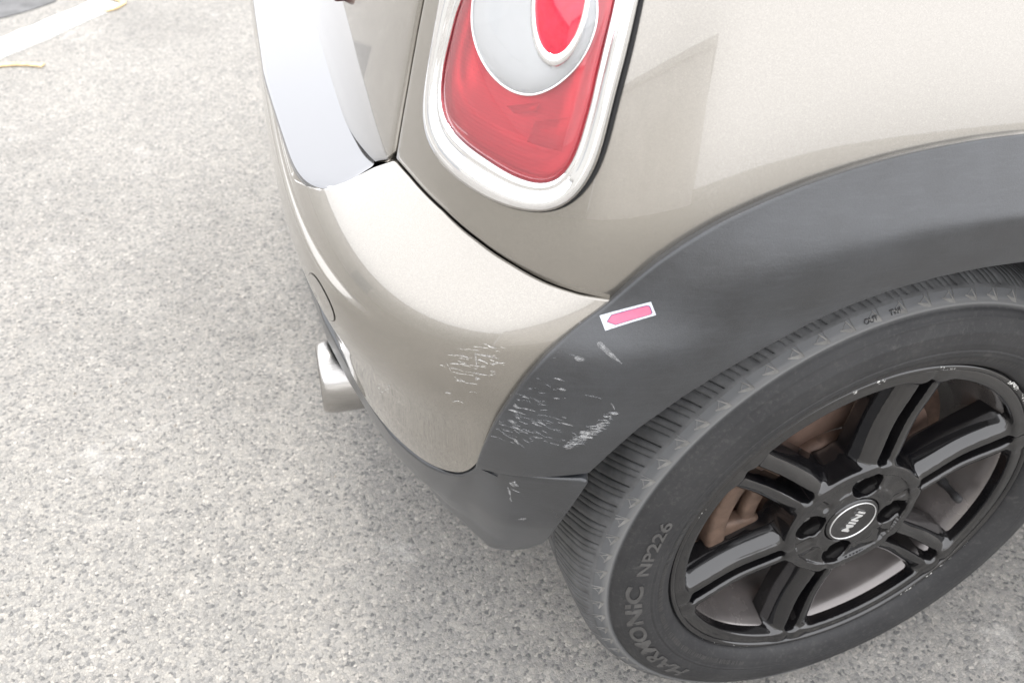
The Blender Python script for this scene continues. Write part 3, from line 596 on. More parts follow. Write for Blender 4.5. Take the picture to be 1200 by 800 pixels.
# same side, ahead of the wheel: door skin and sill
sd_ = np.stack(np.meshgrid(np.linspace(-0.338, -1.0, 24), np.linspace(0.30, 1.0, 30), indexing='ij'), -1)
panel('door', body(sd_[..., 0], sd_[..., 1]), 'paint', car, ('i0',), r=0.004, depth=0.02)

# tailgate ------------------------------------------------------------------------------------------
tl = [(0.3838, 0.6515), (0.3925, 0.642)] + TLOW[::-1] + [(0.93, 0.6205), (1.0, 0.621)]
tl = np.array(tl); tl = np.concatenate([tl, np.stack([2 - tl[-2::-1, 0], tl[-2::-1, 1]], -1)])
nt_, mt_ = 110, 40
Bc = resamp(tl, nt_)
gx = gap_ext.copy(); gx[:, 0] += 0.0042
Lc = resamp(gx, mt_); Rc = np.stack([2 - Lc[:, 0], Lc[:, 1]], -1)
Tc = np.stack([np.linspace(Lc[-1, 0], Rc[-1, 0], nt_), np.full(nt_, 1.0)], -1)
Bc[0] = Lc[0]; Bc[-1] = Rc[0]
sz = coons(Bc, Tc, Lc, Rc)
panel('tailgate', surf(FU, sz[..., 0], sz[..., 1]), 'paint', car, ('i0', 'i1', 'j0'), r=0.0035, depth=0.02)
# number plate holder low on the tailgate, its corner just inside the picture
pc = np.array(PLATE[1])
hw = []
for x_, y_, z_ in ((0.012, 0, 0), (-0.012, 0, 0)):
    for yy in (pc[1] + 0.002, 0.82 * 2 - pc[1]):
        for zz_ in (pc[2] + 0.0, pc[2] + 0.12):
            hw.append((pc[0] + x_ + (zz_ - pc[2]) * 0.25, yy, zz_))
ph = mesh('plate_holder', hw, [(0, 1, 3, 2), (4, 6, 7, 5), (0, 4, 5, 1), (2, 3, 7, 6), (0, 2, 6, 4), (1, 5, 7, 3)], 'plum', car, smooth=False)
bv = ph.modifiers.new('edge', 'BEVEL'); bv.width = 0.004; bv.segments = 3

# rear bumper ---------------------------------------------------------------------------------------
ZS = 0.590
se = np.array(SHELF_END)
s_se = se[0, 0]
ab = np.array(ARCHB)
ab[:, 0] -= np.linspace(0.001, 0.004, len(ab))
s_r = float(np.interp(ZS, ab[:, 1], ab[:, 0]))
n1, n2, mrow = 70, 60, 84
top_cols = np.concatenate([np.linspace(1.0, s_se, n1), np.linspace(s_se, s_r, n2)[1:]])
seam_c = [(1.0, 0.42), (0.8, 0.42), (0.6, 0.42), (0.5, 0.42), (0.44, 0.42), (0.40, 0.4205)] + SEAM[6:]
Bc = resamp(smooth_curve(resamp(seam_c, 160), 2), len(top_cols), np.linspace(0, 1, len(top_cols)) ** 0.8)
Tc = np.stack([top_cols, np.full(len(top_cols), ZS)], -1)
Rc = resamp([(Bc[-1, 0], Bc[-1, 1])] + [tuple(p) for p in ab if 0.472 < p[1] < ZS - 0.003] + [(s_r, ZS)], mrow)
Lc = np.stack([np.full(mrow, 1.0), np.linspace(0.42, ZS, mrow)], -1)
lower = bump_surf(*np.moveaxis(coons(Bc, Tc, Lc, Rc), -1, 0))
# corner piece that climbs to the quarter panel
mc = 34
Bc2 = np.stack([top_cols[n1 - 1:], np.full(n2, ZS)], -1)
qB = [(a, b_ - 0.0002) for a, b_ in QBOTB]
Tc2 = resamp(qB, n2)
Lc2 = resamp([(s_se, ZS)] + [tuple(p) for p in se[1:-1]] + [tuple(Tc2[0])], mc)
Rc2 = resamp([(s_r, ZS)] + [tuple(p) for p in ab if p[1] > ZS + 0.003][:-1] + [tuple(Tc2[-1])], mc)
corner = bump_surf(*np.moveaxis(coons(Bc2, Tc2, Lc2, Rc2), -1, 0))
# loading shelf
prof = [(0.0, ZS), (0.0012, 0.594), (0.0028, 0.5975), (0.006, 0.6005), (0.011, 0.6025), (0.018, 0.6035), (0.035, 0.604), (0.06, 0.6045), (0.10, 0.605)]
sh_cols = np.concatenate([top_cols[:n1], np.linspace(s_se, 0.40, 14)[1:]])
A0 = FB(ZS)[0] + 0.0
rows = []
for d_, z_ in prof:
    q = bump_surf(sh_cols, np.full(len(sh_cols), ZS)).copy()
    pg = np.clip((s_se - sh_cols) / (s_se - 0.40), 0, 1)
    q[:, 0] += d_ + 0.012 * pg; q[:, 2] = z_ - 0.014 * pg
    rows.append(q)
shelf = np.stack(rows, 1)
def mir(P):
    Q = P.copy(); Q[..., 1] = 1.64 - Q[..., 1]; return Q[::-1]
lower_r = rounded(lower, ('j0',), 0.0025, 0.012)
corner_r = rounded(corner, ('j1',), 0.0036, 0.016)
ramp_ = np.clip(np.linspace(0, 1.4, corner_r.shape[1]), 0, 1)
corner_r = rounded(corner_r, ('i0',), 0.003 * ramp_, 0.03 * ramp_)
bumper = join_mesh('rear_bumper', [lower_r, corner_r, shelf, mir(lower_r), mir(corner_r), mir(shelf)], 'paint', car)
bump_bvh = bvh_of(bumper)

def stick(bvh, s, z, F=FB, lift=0.0003, d=0.09):
    o = Vector(surf(F, s, z, d)); t = Vector(surf(F, s, z, -0.05))
    dr = (t - o).normalized()
    h = bvh.ray_cast(o, dr)
    if h[0] is None: return Vector(surf(F, s, z, lift)), -dr
    nn = h[1] if h[1].dot(dr) < 0 else -h[1]
    return h[0] + nn * lift, nn

# polished guard strip on the shelf
SE = np.array([(-0.519, 0.571), (-0.5195, 0.509), (-0.5155, 0.441), (-0.5105, 0.37), (-0.5055, 0.300), (-0.4985, 0.262), (-0.488, 0.246), (-0.474, 0.240), (-0.455, 0.240)])
oc = np.concatenate([[(-0.5185, 0.82), (-0.519, 0.69)], SE])
oc = smooth_curve(resamp(oc, 90), 14)
ic = resamp([(-0.430, 0.82), (-0.430, 0.60), (-0.430, 0.42), (-0.428, 0.30), (-0.432, 0.262), (-0.455, 0.240)], 90)
ts = [(0.0, 0.6015), (0.004, 0.6045), (0.02, 0.6068), (0.06, 0.6075), (0.3, 0.6085), (0.6, 0.6095), (0.85, 0.612), (1.0, 0.616)]
gp = np.stack([np.concatenate([oc * (1 - t) + ic * t, np.full((90, 1), z_)], 1) for t, z_ in ts], 1)
join_mesh('bumper_guard_strip', [gp, mir(gp)], 'plate_steel', car)

# towing eye cover in the rear face: a dark ring gap with a painted cap in it
def ring_on(bvh, s0, z0, r0, r1, lift0, lift1, k=40, F=FB):
    V = []
    for a in np.linspace(0, 2 * math.pi, k, endpoint=False):
        for r_, l_ in ((r0, lift0), (r1, lift1)):
            p, nn = stick(bvh, s0 + r_ * math.cos(a) / 0.83, z0 + r_ * math.sin(a), F, l_); V.append(p)
    return V
V = ring_on(bump_bvh, 0.410, 0.552, 0.0150, 0.0157, 0.0005, 0.0005)
mesh('cover_gap', V, grid_faces(40, 2, wrap=True), 'seam', bumper)
V = ring_on(bump_bvh, 0.410, 0.552, 0.0, 0.0151, 0.0010, 0.0007)
mesh('tow_eye_cover', V, grid_faces(40, 2, wrap=True), 'paint', bumper)

# black valance under the bumper --------------------------------------------------------------------
off = 0.0022
T3 = [(-0.512, 0.82, 0.42), (-0.511, 0.60, 0.42), (-0.505, 0.45, 0.42)] + SEAM3[:10]
tip = [tuple(surf(FB, s, z)) for s, z in SEAM[10:]]
low_end = [tuple(surf(FB, a, b_ + 0.004, d_)) for (a, b_), d_ in zip(resamp([ARCHB[0], VRIGHT[-1]], 6), np.linspace(0.004, 0.012, 6))]
T3 = resamp(smooth_curve(resamp(T3 + tip + low_end[1:], 220), 1), 150)
B3 = [(-0.502, 0.82, 0.31), (-0.5, 0.62, 0.31), (-0.492, 0.49, 0.31)] + VBOT3
e_b = np.array(VBOT3[-1])
vr = [tuple(surf(FB, a, b_, 0.012)) for a, b_ in VRIGHT]
B3 = resamp(B3[:-1] + [tuple(surf(FB, *VRIGHT[0], 0.012))], 150)
R3 = resamp(vr, 24); L3 = resamp([B3[0], T3[0]], 24)
B3[-1] = R3[0]; T3[-1] = R3[-1]
VA = coons(B3, T3, L3, R3)
nn = normals(VA)
if ((nn * (VA - CEN)).sum(-1)).mean() < 0: nn = -nn
vv = np.linspace(0, 1, 24)[None, :, None]
VA = VA + nn * (off + 0.004 * np.sin(np.pi * vv))
VAr = rounded(VA, ('j1', 'j0', 'i1'), 0.003, 0.02)
valance = join_mesh('lower_valance', [VAr, mir(VAr)], 'trim', car)
bm = bmesh.new(); bm.from_mesh(valance.data)
cut = [f for f in bm.faces if math.hypot(f.calc_center_median().y - 0.335, f.calc_center_median().z - 0.305) < 0.068 and f.calc_center_median().x < -0.4]
bmesh.ops.delete(bm, geom=cut, context='FACES'); bm.to_mesh(valance.data); bm.free()
val_bvh = bvh_of(valance)

# wheel arch cladding -------------------------------------------------------------------------------
fo = [(-0.4487 * math.cos(math.radians(a)) / 1.329, 0.2900 + 0.4487 * math.sin(math.radians(a))) for a in np.linspace(84, 0, 14)]
fi = [(-0.352 * math.cos(math.radians(a)) / 1.329, 0.2956 + 0.352 * math.sin(math.radians(a))) for a in np.linspace(84, 0, 14)]
na = 170
O_ = resamp(smooth_curve(resamp([tuple(p) for p in ARCHB[:-1]] + ARCHO + fo, 300), 6), na)
I_ = resamp(smooth_curve(resamp(ARCHI + fi, 300), 6), na)
ma = 40
tt = np.linspace(0, 1, ma)
uu = np.linspace(0, 1, na)
hc = np.interp(uu, [0, .12, .25, .42, .6, 1], [0.012, 0.015, 0.021, 0.032, 0.041, 0.041])
hi = np.interp(uu, [0, .12, .25, .42, .6, 1], [0.011, 0.013, 0.015, 0.019, 0.023, 0.024])
h0 = 0.007
sharp = np.interp(uu, [0, .2, .45, 1], [0.30, 0.22, 0.05, 0.04])
D = np.zeros((na, ma))
for k in range(na):
    raw = lambda t: np.where(t < 0.5, h0 + (hc[k] - h0) * (t / 0.5), hc[k] + (hi[k] - hc[k]) * ((t - 0.5) / 0.5))
    acc = 0
    for e_, w_ in zip(np.linspace(-1, 1, 9), (1, 2, 3, 4, 4, 4, 3, 2, 1)):
        acc = acc + w_ * raw(np.clip(tt + e_ * sharp[k], 0, 1))
    D[k] = acc / 24.0
te = tt * 1.035 - 0.035
SZ = O_[:, None] * (1 - te[None, :, None]) + I_[:, None] * te[None, :, None]
CL = body(SZ[..., 0], SZ[..., 1]) 
CLd = body(SZ[..., 0], SZ[..., 1], 0.03)
CL = CL + (CLd - CL) / 0.03 * D[..., None]
CLr = rounded(rounded(rounded(CL, ('j0',), 0.0045, 0.012), ('j1',), 0.005, 0.035), ('i0',), 0.0022, 0.02)
clad = join_mesh('arch_cladding', [CLr], 'trim', car)
clad_bvh = bvh_of(clad)

# scratches ----------------------------------------------------------------------------------------
def scratches(name, items, bvh, mat, parent, wk=0.0006):
    V, F = [], []
    for it in items:
        pts = []
        for k in range(3):
            p, nn = stick(bvh, it[2 * k], it[2 * k + 1]); pts.append((p, nn))
        # curve through the three points, five stations, tapered
        st = []
        for q in (0, .25, .5, .75, 1):
            a, b_, c_ = pts[0][0], pts[1][0], pts[2][0]
            p = a * (2 * (q - .5) * (q - 1)) + b_ * (4 * q * (1 - q)) + c_ * (2 * q * (q - .5))
            st.append((p, pts[1][1]))
        if (st[0][0] - st[-1][0]).length > 0.05 or max((st[k][0] - st[k + 1][0]).length for k in range(4)) > 0.012: continue
        t = (st[-1][0] - st[0][0]).normalized()
        w = wk * it[6] * (random.uniform(.5, 1.1) if random.random() < .8 else random.uniform(1.4, 2.6))
        o_ = len(V)
        for (p, nn), ww in zip(st, (0.15, .8, 1, .7, 0.1)):
            sd__ = nn.cross(t).normalized() * (w * ww * random.uniform(0.7, 1.2))
            V += [p + sd__, p + nn * 0.00025, p - sd__]
        for k in range(4):
            a = o_ + 3 * k
            F += [(a, a + 3, a + 4, a + 1), (a + 1, a + 4, a + 5, a + 2)]
    return mesh(name, V, F, mat, parent, kind='stuff')
scratches('scuff_marks', SCR_B[::2], bump_bvh, 'scuff', bumper, 0.0011)
scratches('scuff_marks', SCR_C[::2], clad_bvh, 'scuff', clad, 0.0013)
scratches('scuff_marks', SCR_V, val_bvh, 'scuff', valance, 0.0018)
scratches('scratch_marks', SCR_B, bump_bvh, 'scratch', bumper, 0.00026)
scratches('scratch_marks', SCR_C, clad_bvh, 'scratch_dim', clad, 0.00026)
scratches('scratch_marks', SCR_V, val_bvh, 'scratch_dim', valance, 0.00035)

# tail lamp ----------------------------------------------------------------------------------------
KS = 1.33
def polar(loop, cen, k=120):
    L = np.array(loop, float); x = (L[:, 0] - cen[0]) * KS; y = L[:, 1] - cen[1]
    a = np.arctan2(y, x); r = np.hypot(x, y); o_ = np.argsort(a); a, r = a[o_], r[o_]
    a3 = np.r_[a - 2 * np.pi, a, a + 2 * np.pi]; r3 = np.r_[r, r, r]
    q = np.linspace(-np.pi, np.pi, k, endpoint=False)
    rr = np.interp(q, a3, r3)
    for _ in range(8): rr = 0.25 * np.roll(rr, 1) + 0.5 * rr + 0.25 * np.roll(rr, -1)
    return q, rr
def loop_pts(cen, q, r, d):
    return surf(FU, cen[0] + r * np.cos(q) / KS, cen[1] + r * np.sin(q), d)
LO = LAMP_OUTER + [(0.2215, 0.855), (0.2225, 0.88), (0.228, 0.90), (0.242, 0.916), (0.262, 0.923), (0.288, 0.921), (0.308, 0.910), (0.322, 0.89), (0.331, 0.86), (0.338, 0.825)]
LI = LAMP_INNER + [(0.2342, 0.852), (0.2375, 0.875), (0.247, 0.889), (0.265, 0.896), (0.285, 0.893), (0.299, 0.880), (0.307, 0.858), (0.314, 0.828)]
CE = (0.2865, 0.800)
qo, ro = polar(LO, CE); qi, ri = polar(LI, CE)
lamp = empty('tail_lamp', tuple(surf(FU, CE[0], CE[1])), car)
lamp_o = np.array(lamp.location)
def ring_mesh(name, rings, mat, close=False, label=None):
    P = np.stack(rings, 1) - lamp_o
    V = P.reshape(-1, 3); n_, m_ = P.shape[:2]
    F = [tuple(f) for f in grid_faces(n_, m_, wrap=True)]
    if close:
        V = np.concatenate([V, [P[:, -1].mean(0)]]); F += [(i * m_ + m_ - 1, ((i + 1) % n_) * m_ + m_ - 1, len(V) - 1) for i in range(n_)]
    up = surf(FU, CE[0], CE[1], 0.05) - surf(FU, CE[0], CE[1], 0.0)
    V = np.array(V); f0 = np.array([F[i * (m_ - 1) + m_ - 2] for i in range(n_)])
    nf = np.cross(V[f0[:, 1]] - V[f0[:, 0]], V[f0[:, 2]] - V[f0[:, 0]])
    if (nf @ up).mean() < 0: F = [f[::-1] for f in F]
    return mesh(name, V, F, mat, lamp, label=label)
gasket = [loop_pts(CE, qo, ro + e, d_) for e, d_ in ((0.0035, 0.0005), (0.0030, 0.0028), (0.0008, 0.0034), (-0.001, 0.001))]
ring_mesh('gasket', gasket, 'black')
bz = []
for t, d_ in ((0, -0.003), (0, 0.0035), (0.05, 0.0075), (0.14, 0.0112), (0.28, 0.0140), (0.45, 0.0150), (0.60, 0.0142), (0.72, 0.0122), (0.80, 0.0105), (0.84, 0.0112), (0.93, 0.0108), (1.0, 0.0085), (1.0, 0.0)):
    bz.append(loop_pts(CE, qo, ro * (1 - t) + ri * t, d_))
ring_mesh('chrome_bezel', bz, 'chrome')
hs = [loop_pts(CE, qi, ri * k_, d_) for k_, d_ in ((1.0, 0.0015), (0.9, 0.0015), (0.88, 0.004), (0.72, 0.0045), (0.70, 0.002), (0.4, 0.002), (0.2, 0.002))]
ring_mesh('lamp_housing', hs, 'housing', True)
CC = (0.2765, 0.8185)
CLOOP = CLEAR + [(0.2455, 0.845), (0.256, 0.860), (0.272, 0.867), (0.290, 0.862), (0.303, 0.848), (0.310, 0.830)]
qcl, rcl = polar(CLOOP, CE)
for cq in (CHAMBER, CHAMBER2):
    cq = np.array(cq); Vc = []
    for u in np.linspace(0, 1, 7):
        for w_ in np.linspace(0, 1, 5):
            a = cq[0] * (1 - u) * (1 - w_) + cq[1] * u * (1 - w_) + cq[2] * u * w_ + cq[3] * (1 - u) * w_
            dd_ = 0.0052 + 0.0022 * (min(u, 1 - u, w_, 1 - w_) > 0.01)
            Vc.append(surf(FU, a[0], a[1], dd_) - lamp_o)
    mesh('bulb_chamber', Vc, grid_faces(7, 5), 'chamber', lamp)
rl = [loop_pts(CE, qi, ri * (1 - k_) + rcl * 1.01 * k_, d_) for k_, d_ in ((0.0, 0.0070), (0.04, 0.0092), (0.12, 0.0104), (0.35, 0.0114), (0.6, 0.0120), (0.85, 0.0123), (1.0, 0.0123))]
ring_mesh('red_lens', rl, 'red_lens')
qc, rc = polar(CLOOP, CC)
cl = [loop_pts(CC, qc, rc * k_, d_) for k_, d_ in ((1.008, 0.0100), (1.006, 0.0128), (0.996, 0.0138), (0.980, 0.0138), (0.972, 0.0118))]
ring_mesh('lamp_ring', cl, 'chrome')
ch = [loop_pts(CC, qc, rc * k_, d_) for k_, d_ in ((0.985, 0.0125), (0.9, 0.0116), (0.75, 0.0106), (0.55, 0.0098), (0.35, 0.0094), (0.2, 0.0093))]
ring_mesh('reversing_reflector', ch, 'silver_bowl', True)
cz = [loop_pts(CC, qc, rc * k_, d_) for k_, d_ in ((0.978, 0.0130), (0.9, 0.0145), (0.7, 0.0160), (0.4, 0.0170), (0.2, 0.0172))]
ring_mesh('reversing_lens', cz, 'clear_lens', True)
CI = (0.2602, 0.8330)
qn = np.linspace(-np.pi, np.pi, 120, endpoint=False)
qt_ = qn - math.radians(4)
rn = 1 / np.sqrt((np.cos(qt_) / 0.0158) ** 2 + (np.sin(qt_) / 0.0335) ** 2)
ii = [loop_pts(CI, qn, rn * k_ , d_) for k_, d_ in ((1.24, 0.0070), (1.22, 0.0180), (1.12, 0.0190), (1.02, 0.0186), (1.0, 0.0165))]
ring_mesh('indicator_ring', ii, 'chrome')
ii = [loop_pts(CI, qn, rn * k_, d_) for k_, d_ in ((1.02, 0.0175), (0.8, 0.0186), (0.5, 0.0194), (0.2, 0.0196))]
ring_mesh('indicator_lens', ii, 'red_solid', True)

# exhaust ------------------------------------------------------------------------------------------
ex = empty('exhaust_pipe', (-0.506, 0.335, 0.309), car)
def lathe_x(name, prof, mat, parent, k=64):
    V = []
    for i in range(k):
        a = 2 * math.pi * i / k
        for x_, r_ in prof: V.append((x_, r_ * math.cos(a), r_ * math.sin(a)))
    return mesh(name, V, grid_faces(k, len(prof), wrap=True, flip=True), mat, parent)
lathe_x('tail_tip', [(0.20, 0.0428), (0.016, 0.0432), (0.010, 0.0428), (0.005, 0.0418), (0.0015, 0.0400), (0.0, 0.0378), (0.001, 0.036), (0.004, 0.0350), (0.02, 0.0346), (0.12, 0.035)], 'steel', ex)
lathe_x('inner_pipe', [(0.0, 0.0347), (0.11, 0.036), (0.115, 0.0)], 'black', ex)
ex.rotation_euler = (0, 0, math.radians(-0.6))

# dark inner shell, wheel housing, floor -------------------------------------------------------------
sg = np.stack(np.meshgrid(np.linspace(-0.98, 2.98, 180), np.linspace(0.40, 0.985, 40), indexing='ij'), -1)
P = np.where(sg[..., 1:] > 0.565, surf(FU, sg[..., 0], np.maximum(sg[..., 1], 0.585), -0.04), surf(FB, sg[..., 0], sg[..., 1], -0.05))
Fq = []
for f in grid_faces(180, 40):
    c_ = P.reshape(-1, 3)[f].mean(0)
    side_y = c_[1] < 0.45 or c_[1] > 1.19
    if side_y and math.hypot(c_[0], c_[2] - 0.298) < 0.36: continue
    Fq.append(f)
mesh('inner_shell', P.reshape(-1, 3), Fq, 'black', car)
V = []
kk = 60
for a in np.linspace(-5, 150, kk):
    a = math.radians(a)
    for r_, y_ in ((0.352, -0.012), (0.356, 0.03), (0.362, 0.10), (0.362, 0.26), (0.0, 0.262)):
        V.append((r_ * math.cos(a), y_, 0.298 + r_ * math.sin(a)))
mesh('wheel_housing', V, grid_faces(kk, 5), 'black', car)
mesh('floor_pan', [(-0.44, 0.3, 0.30), (-0.44, 1.34, 0.30), (1.30, 1.6, 0.22), (1.30, 0.04, 0.22), (0.40, 0.04, 0.22), (0.40, 0.27, 0.24), (-0.36, 0.27, 0.28), (-0.42, 0.2, 0.30)], [(0, 1, 2, 3, 4, 5, 6, 7)], 'black', car, smooth=False)
# glasshouse above the waist
wz = np.array([1.0, 1.012, 1.10, 1.22, 1.34, 1.40, 1.43])
wx = np.array([0.336, 0.322, 0.28, 0.22, 0.14, 0.06, -0.15]); wy = np.array([0.078, 0.086, 0.125, 0.18, 0.24, 0.30, 0.46])
ss = np.linspace(-0.98, 2.98, 160)
rws = []
for z_, a_, y_ in zip(wz, wx, wy):
    B_ = 0.82 - y_; p = np.clip(np.minimum(ss, 2 - ss), 0, 1) * np.pi / 2
    rr = ((np.sin(p) / max(a_, 0.05)) ** 4 + (np.cos(p) / B_) ** 4) ** -0.25
    s2 = np.minimum(ss, 2 - ss)
    x_ = np.where(s2 < 0, -s2 * 1.33, -rr * np.sin(p)); yv = np.where(s2 < 0, y_, 0.82 - rr * np.cos(p))
    yv = np.where(ss > 1, 1.64 - yv, yv)
    rws.append(np.stack([x_, yv, np.full(len(ss), z_)], -1))
GH = np.stack(rws, 1)
mesh('window_band', GH[:, :5].reshape(-1, 3), grid_faces(160, 5), 'glass_dark', car)
V = np.concatenate([GH[:, 4:].reshape(-1, 3), [(0.6, 0.82, 1.45)]])
F = [tuple(f) for f in grid_faces(160, 3)] + [(i * 3 + 2, (i + 1) * 3 + 2, 480) for i in range(159)]
mesh('roof', V, F, 'paint', car)

# ------------------------------------------------------------------ wheel
wheel = empty('rear_wheel', (0, 0, 0.298), car, math.radians(3))
WK = 72                                   # tread pitches
def side_y(r):
    """outer side wall: axial position for a radius"""
    return np.interp(r, [.2060, .2085, .214, .225, .238, .250, .262, .2695, .2726, .278, .2848, .2893, .2918, .2930],
                     [.0030, -.003, -.0075, -.0110, -.0122, -.0108, -.0052, .0002, .0022, .0058, .0112, .0195, .0275, .036])
prof = [(r_, float(side_y(r_))) for r_ in (.2050, .2062, .2072, .2085, .2105, .214, .2185, .2225)]
def ridge(r_): # raised and sunk rings of the side wall
    return (-0.0016 * math.exp(-((r_ - .2728) / .0012) ** 2) + 0.0012 * math.exp(-((r_ - .2690) / .0013) ** 2)
            - 0.0007 * math.exp(-((r_ - .2290) / .0008) ** 2) + 0.0005 * math.exp(-((r_ - .2312) / .0007) ** 2)
            - 0.0005 * math.exp(-((r_ - .2620) / .0009) ** 2) - 0.0007 * math.exp(-((r_ - .2150) / .0009) ** 2))
for r_ in np.arange(.2250, .2800, .0009): prof.append((float(r_), float(side_y(r_)) + ridge(r_)))
prof.append((.2825, float(side_y(.2825)))); prof.append((.2850, float(side_y(.2850))))
NS = 288
V, F = [], []
a_ = np.linspace(0, 2 * np.pi, NS, endpoint=False)
pr = np.array(prof)
X = pr[None, :, 0] * np.cos(a_)[:, None]; Z = pr[None, :, 0] * np.sin(a_)[:, None]; Y = np.broadcast_to(pr[None, :, 1], X.shape)
# slight bulge where the tyre stands on the ground
def flatten(X, Y, Z):
    low = np.clip((-(Z) - 0.262) / 0.028, 0, 1)
    Y = Y - 0.006 * low * (Y < 0.05)
    return X, Y, np.maximum(Z, -0.2893)
X, Y, Z = flatten(X, Y, Z)
mesh('tyre_sidewall', np.stack([X, Y, Z], -1).reshape(-1, 3), grid_faces(NS, len(pr), wrap=True), 'rubber', wheel)
# tread: columns follow the slanted sipes, rows run across the width
colp = []     # (offset in the pitch 0..1, kind) kind 1 = wide lateral groove, 2 = thin sipe
def notch(c, w, kind):
    return [(c - w * .6, 0), (c - w * .45, kind), (c + w * .45, kind), (c + w * .6, 0)]
colp = notch(.10, .055, 1) + [(.25, 0)] + notch(.38, .022, 2) + [(.5, 0)] + notch(.64, .022, 2) + [(.8, 0), (.93, 0)]
offs = np.array([c for c, k in colp]); kinds = np.array([k for c, k in colp])
rows_y = np.concatenate([[.0095, .0112, .0128, .0148, .0175, .0205], np.linspace(.0235, .046, 9), np.linspace(.0475, .0835, 14), [.0848, .0855, .0905, .0912], np.linspace(.093, .118, 8), [.1192, .12, .1245, .1253], np.linspace(.128, .150, 9), [.157, .168]])
rr_ = np.interp(rows_y, [.0090, .0112, .0195, .0275, .036, .06, .0875, .115, .132, .140, .148, .157, .168], [.2826, .2848, .2893, .2918, .2930, .2941, .2945, .2941, .2925, .2900, .2860, .2790, .270])
na_ = WK * len(offs)
ang = (np.arange(WK)[:, None] + offs[None]).ravel() * (2 * np.pi / WK); kd = np.tile(kinds, WK)
wob = (RNG.random(WK) * .08)[:, None]; ang += (wob * np.ones((1, len(offs)))).ravel() * (2 * np.pi / WK)
skew = np.where(rows_y < .088, (rows_y - .02) * math.radians(95), (.088 - .02) * math.radians(95) - (rows_y - .088) * math.radians(40))
A = ang[:, None] + skew[None]
dep = np.zeros((na_, len(rows_y)))
sh = (rows_y > .0140) & (rows_y < .0465)
mid = (rows_y > .0475) & (rows_y < .084)
far = (rows_y > .092) & (rows_y < .119)
out_ = (rows_y > .1255) & (rows_y < .149)
dep += ((kd == 1)[:, None] & (sh | out_)[None]) * .0034 + ((kd == 2)[:, None] & (sh | out_)[None]) * .0018
var_ = RNG.uniform(.45, 1.15, (WK, 1)) * RNG.uniform(.8, 1.2, (WK, len(offs)))
dep *= var_.ravel()[:, None]
dep += ((kd == 1)[:, None] & mid[None]) * .0012 + ((kd == 2)[:, None] & mid[None]) * .0014
dep += ((kd == 1)[:, None] & far[None]) * .0024
groove = ((rows_y > .0850) & (rows_y < .0910)) | ((rows_y > .1195) & (rows_y < .125))
dep = np.where(groove[None], .0055, dep)
RR = rr_[None] - dep
X = RR * np.cos(A); Z = RR * np.sin(A); Y = np.broadcast_to(rows_y[None], X.shape)
X, Y, Z = flatten(X, Y, Z)
mesh('tyre_tread', np.stack([X, Y, Z], -1).reshape(-1, 3), grid_faces(na_, len(rows_y), wrap=True), 'rubber_tread', wheel)
# inner side wall
ip = [(.279, .157), (.27, .168), (.245, .178), (.22, .174), (.200, .166)]
V = [(r_ * math.cos(t), y_, max(-.2893, r_ * math.sin(t))) for t in a_ for r_, y_ in ip]
mesh('tyre_inner_wall', V, grid_faces(NS, 5, wrap=True), 'rubber', wheel)
# pale wear arrows moulded at the shoulder
V, F = [], []
def tri_pt(th, r_, lift): return (r_ * math.cos(th), float(side_y(r_)) - lift, r_ * math.sin(th))
for k in range(WK):
    t0 = math.radians(101 + 5 * k) 
    for (ta, ra, tb, rb, w) in ((0.0, .2742, 1.3, .2832, .0019), (0.0, .2742, 2.7, .2785, .0022), (0.0, .2742, .5, .2843, .0009)):
        pts = []
        for q in (0, .5, 1):
            th = t0 + math.radians(ta + (tb - ta) * q); r_ = ra + (rb - ra) * q; ww = w * (1 - .8 * q)
            pts.append((th, r_, ww))
        o_ = len(V)
        for th, r_, ww in pts:
            V.append(tri_pt(th, r_ + ww, .0002)); V.append(tri_pt(th, r_, .0009)); V.append(tri_pt(th, r_ - ww, .0002))
        for q in range(2):
            a = o_ + 3 * q; F += [(a, a + 3, a + 4, a + 1), (a + 1, a + 4, a + 5, a + 2)]
mesh('shoulder_arrows', V, F, 'rubber_pale', wheel, kind='stuff')
V, F = [], []
for k in range(WK):
    t0 = math.radians(101 + 5 * k); o_ = len(V)
    for a_deg, r_ in ((0.15, .2748), (2.3, .2784), (1.2, .2822)):
        V.append(tri_pt(t0 + math.radians(a_deg), r_, .0004))
    c0 = np.mean(np.array(V[o_:]), 0); V.append((c0[0], c0[1] + .0012, c0[2]))
    F += [(o_, o_ + 1, o_ + 3), (o_ + 1, o_ + 2, o_ + 3), (o_ + 2, o_, o_ + 3)]
mesh('shoulder_notches', V, F, 'rubber_notch', wheel, smooth=False, kind='stuff')
# fine moulded ribs round the bead (size print too small to read)
V, F = [], []
for k in range(300):
    t0 = math.radians(60 + k * 0.62 + RNG.normal(0, .08))
    if RNG.random() < .2: continue
    r0, r1 = .2175, .2225
    o_ = len(V); w = math.radians(.13)
    for th in (t0 - w, t0 + w):
        for r_ in (r0, r1): V.append(tri_pt(th, r_ + RNG.normal(0, .0004), .0006))
    F.append((o_, o_ + 1, o_ + 3, o_ + 2))
mesh('bead_ribs', V, F, 'rubber_text', wheel, kind='stuff')

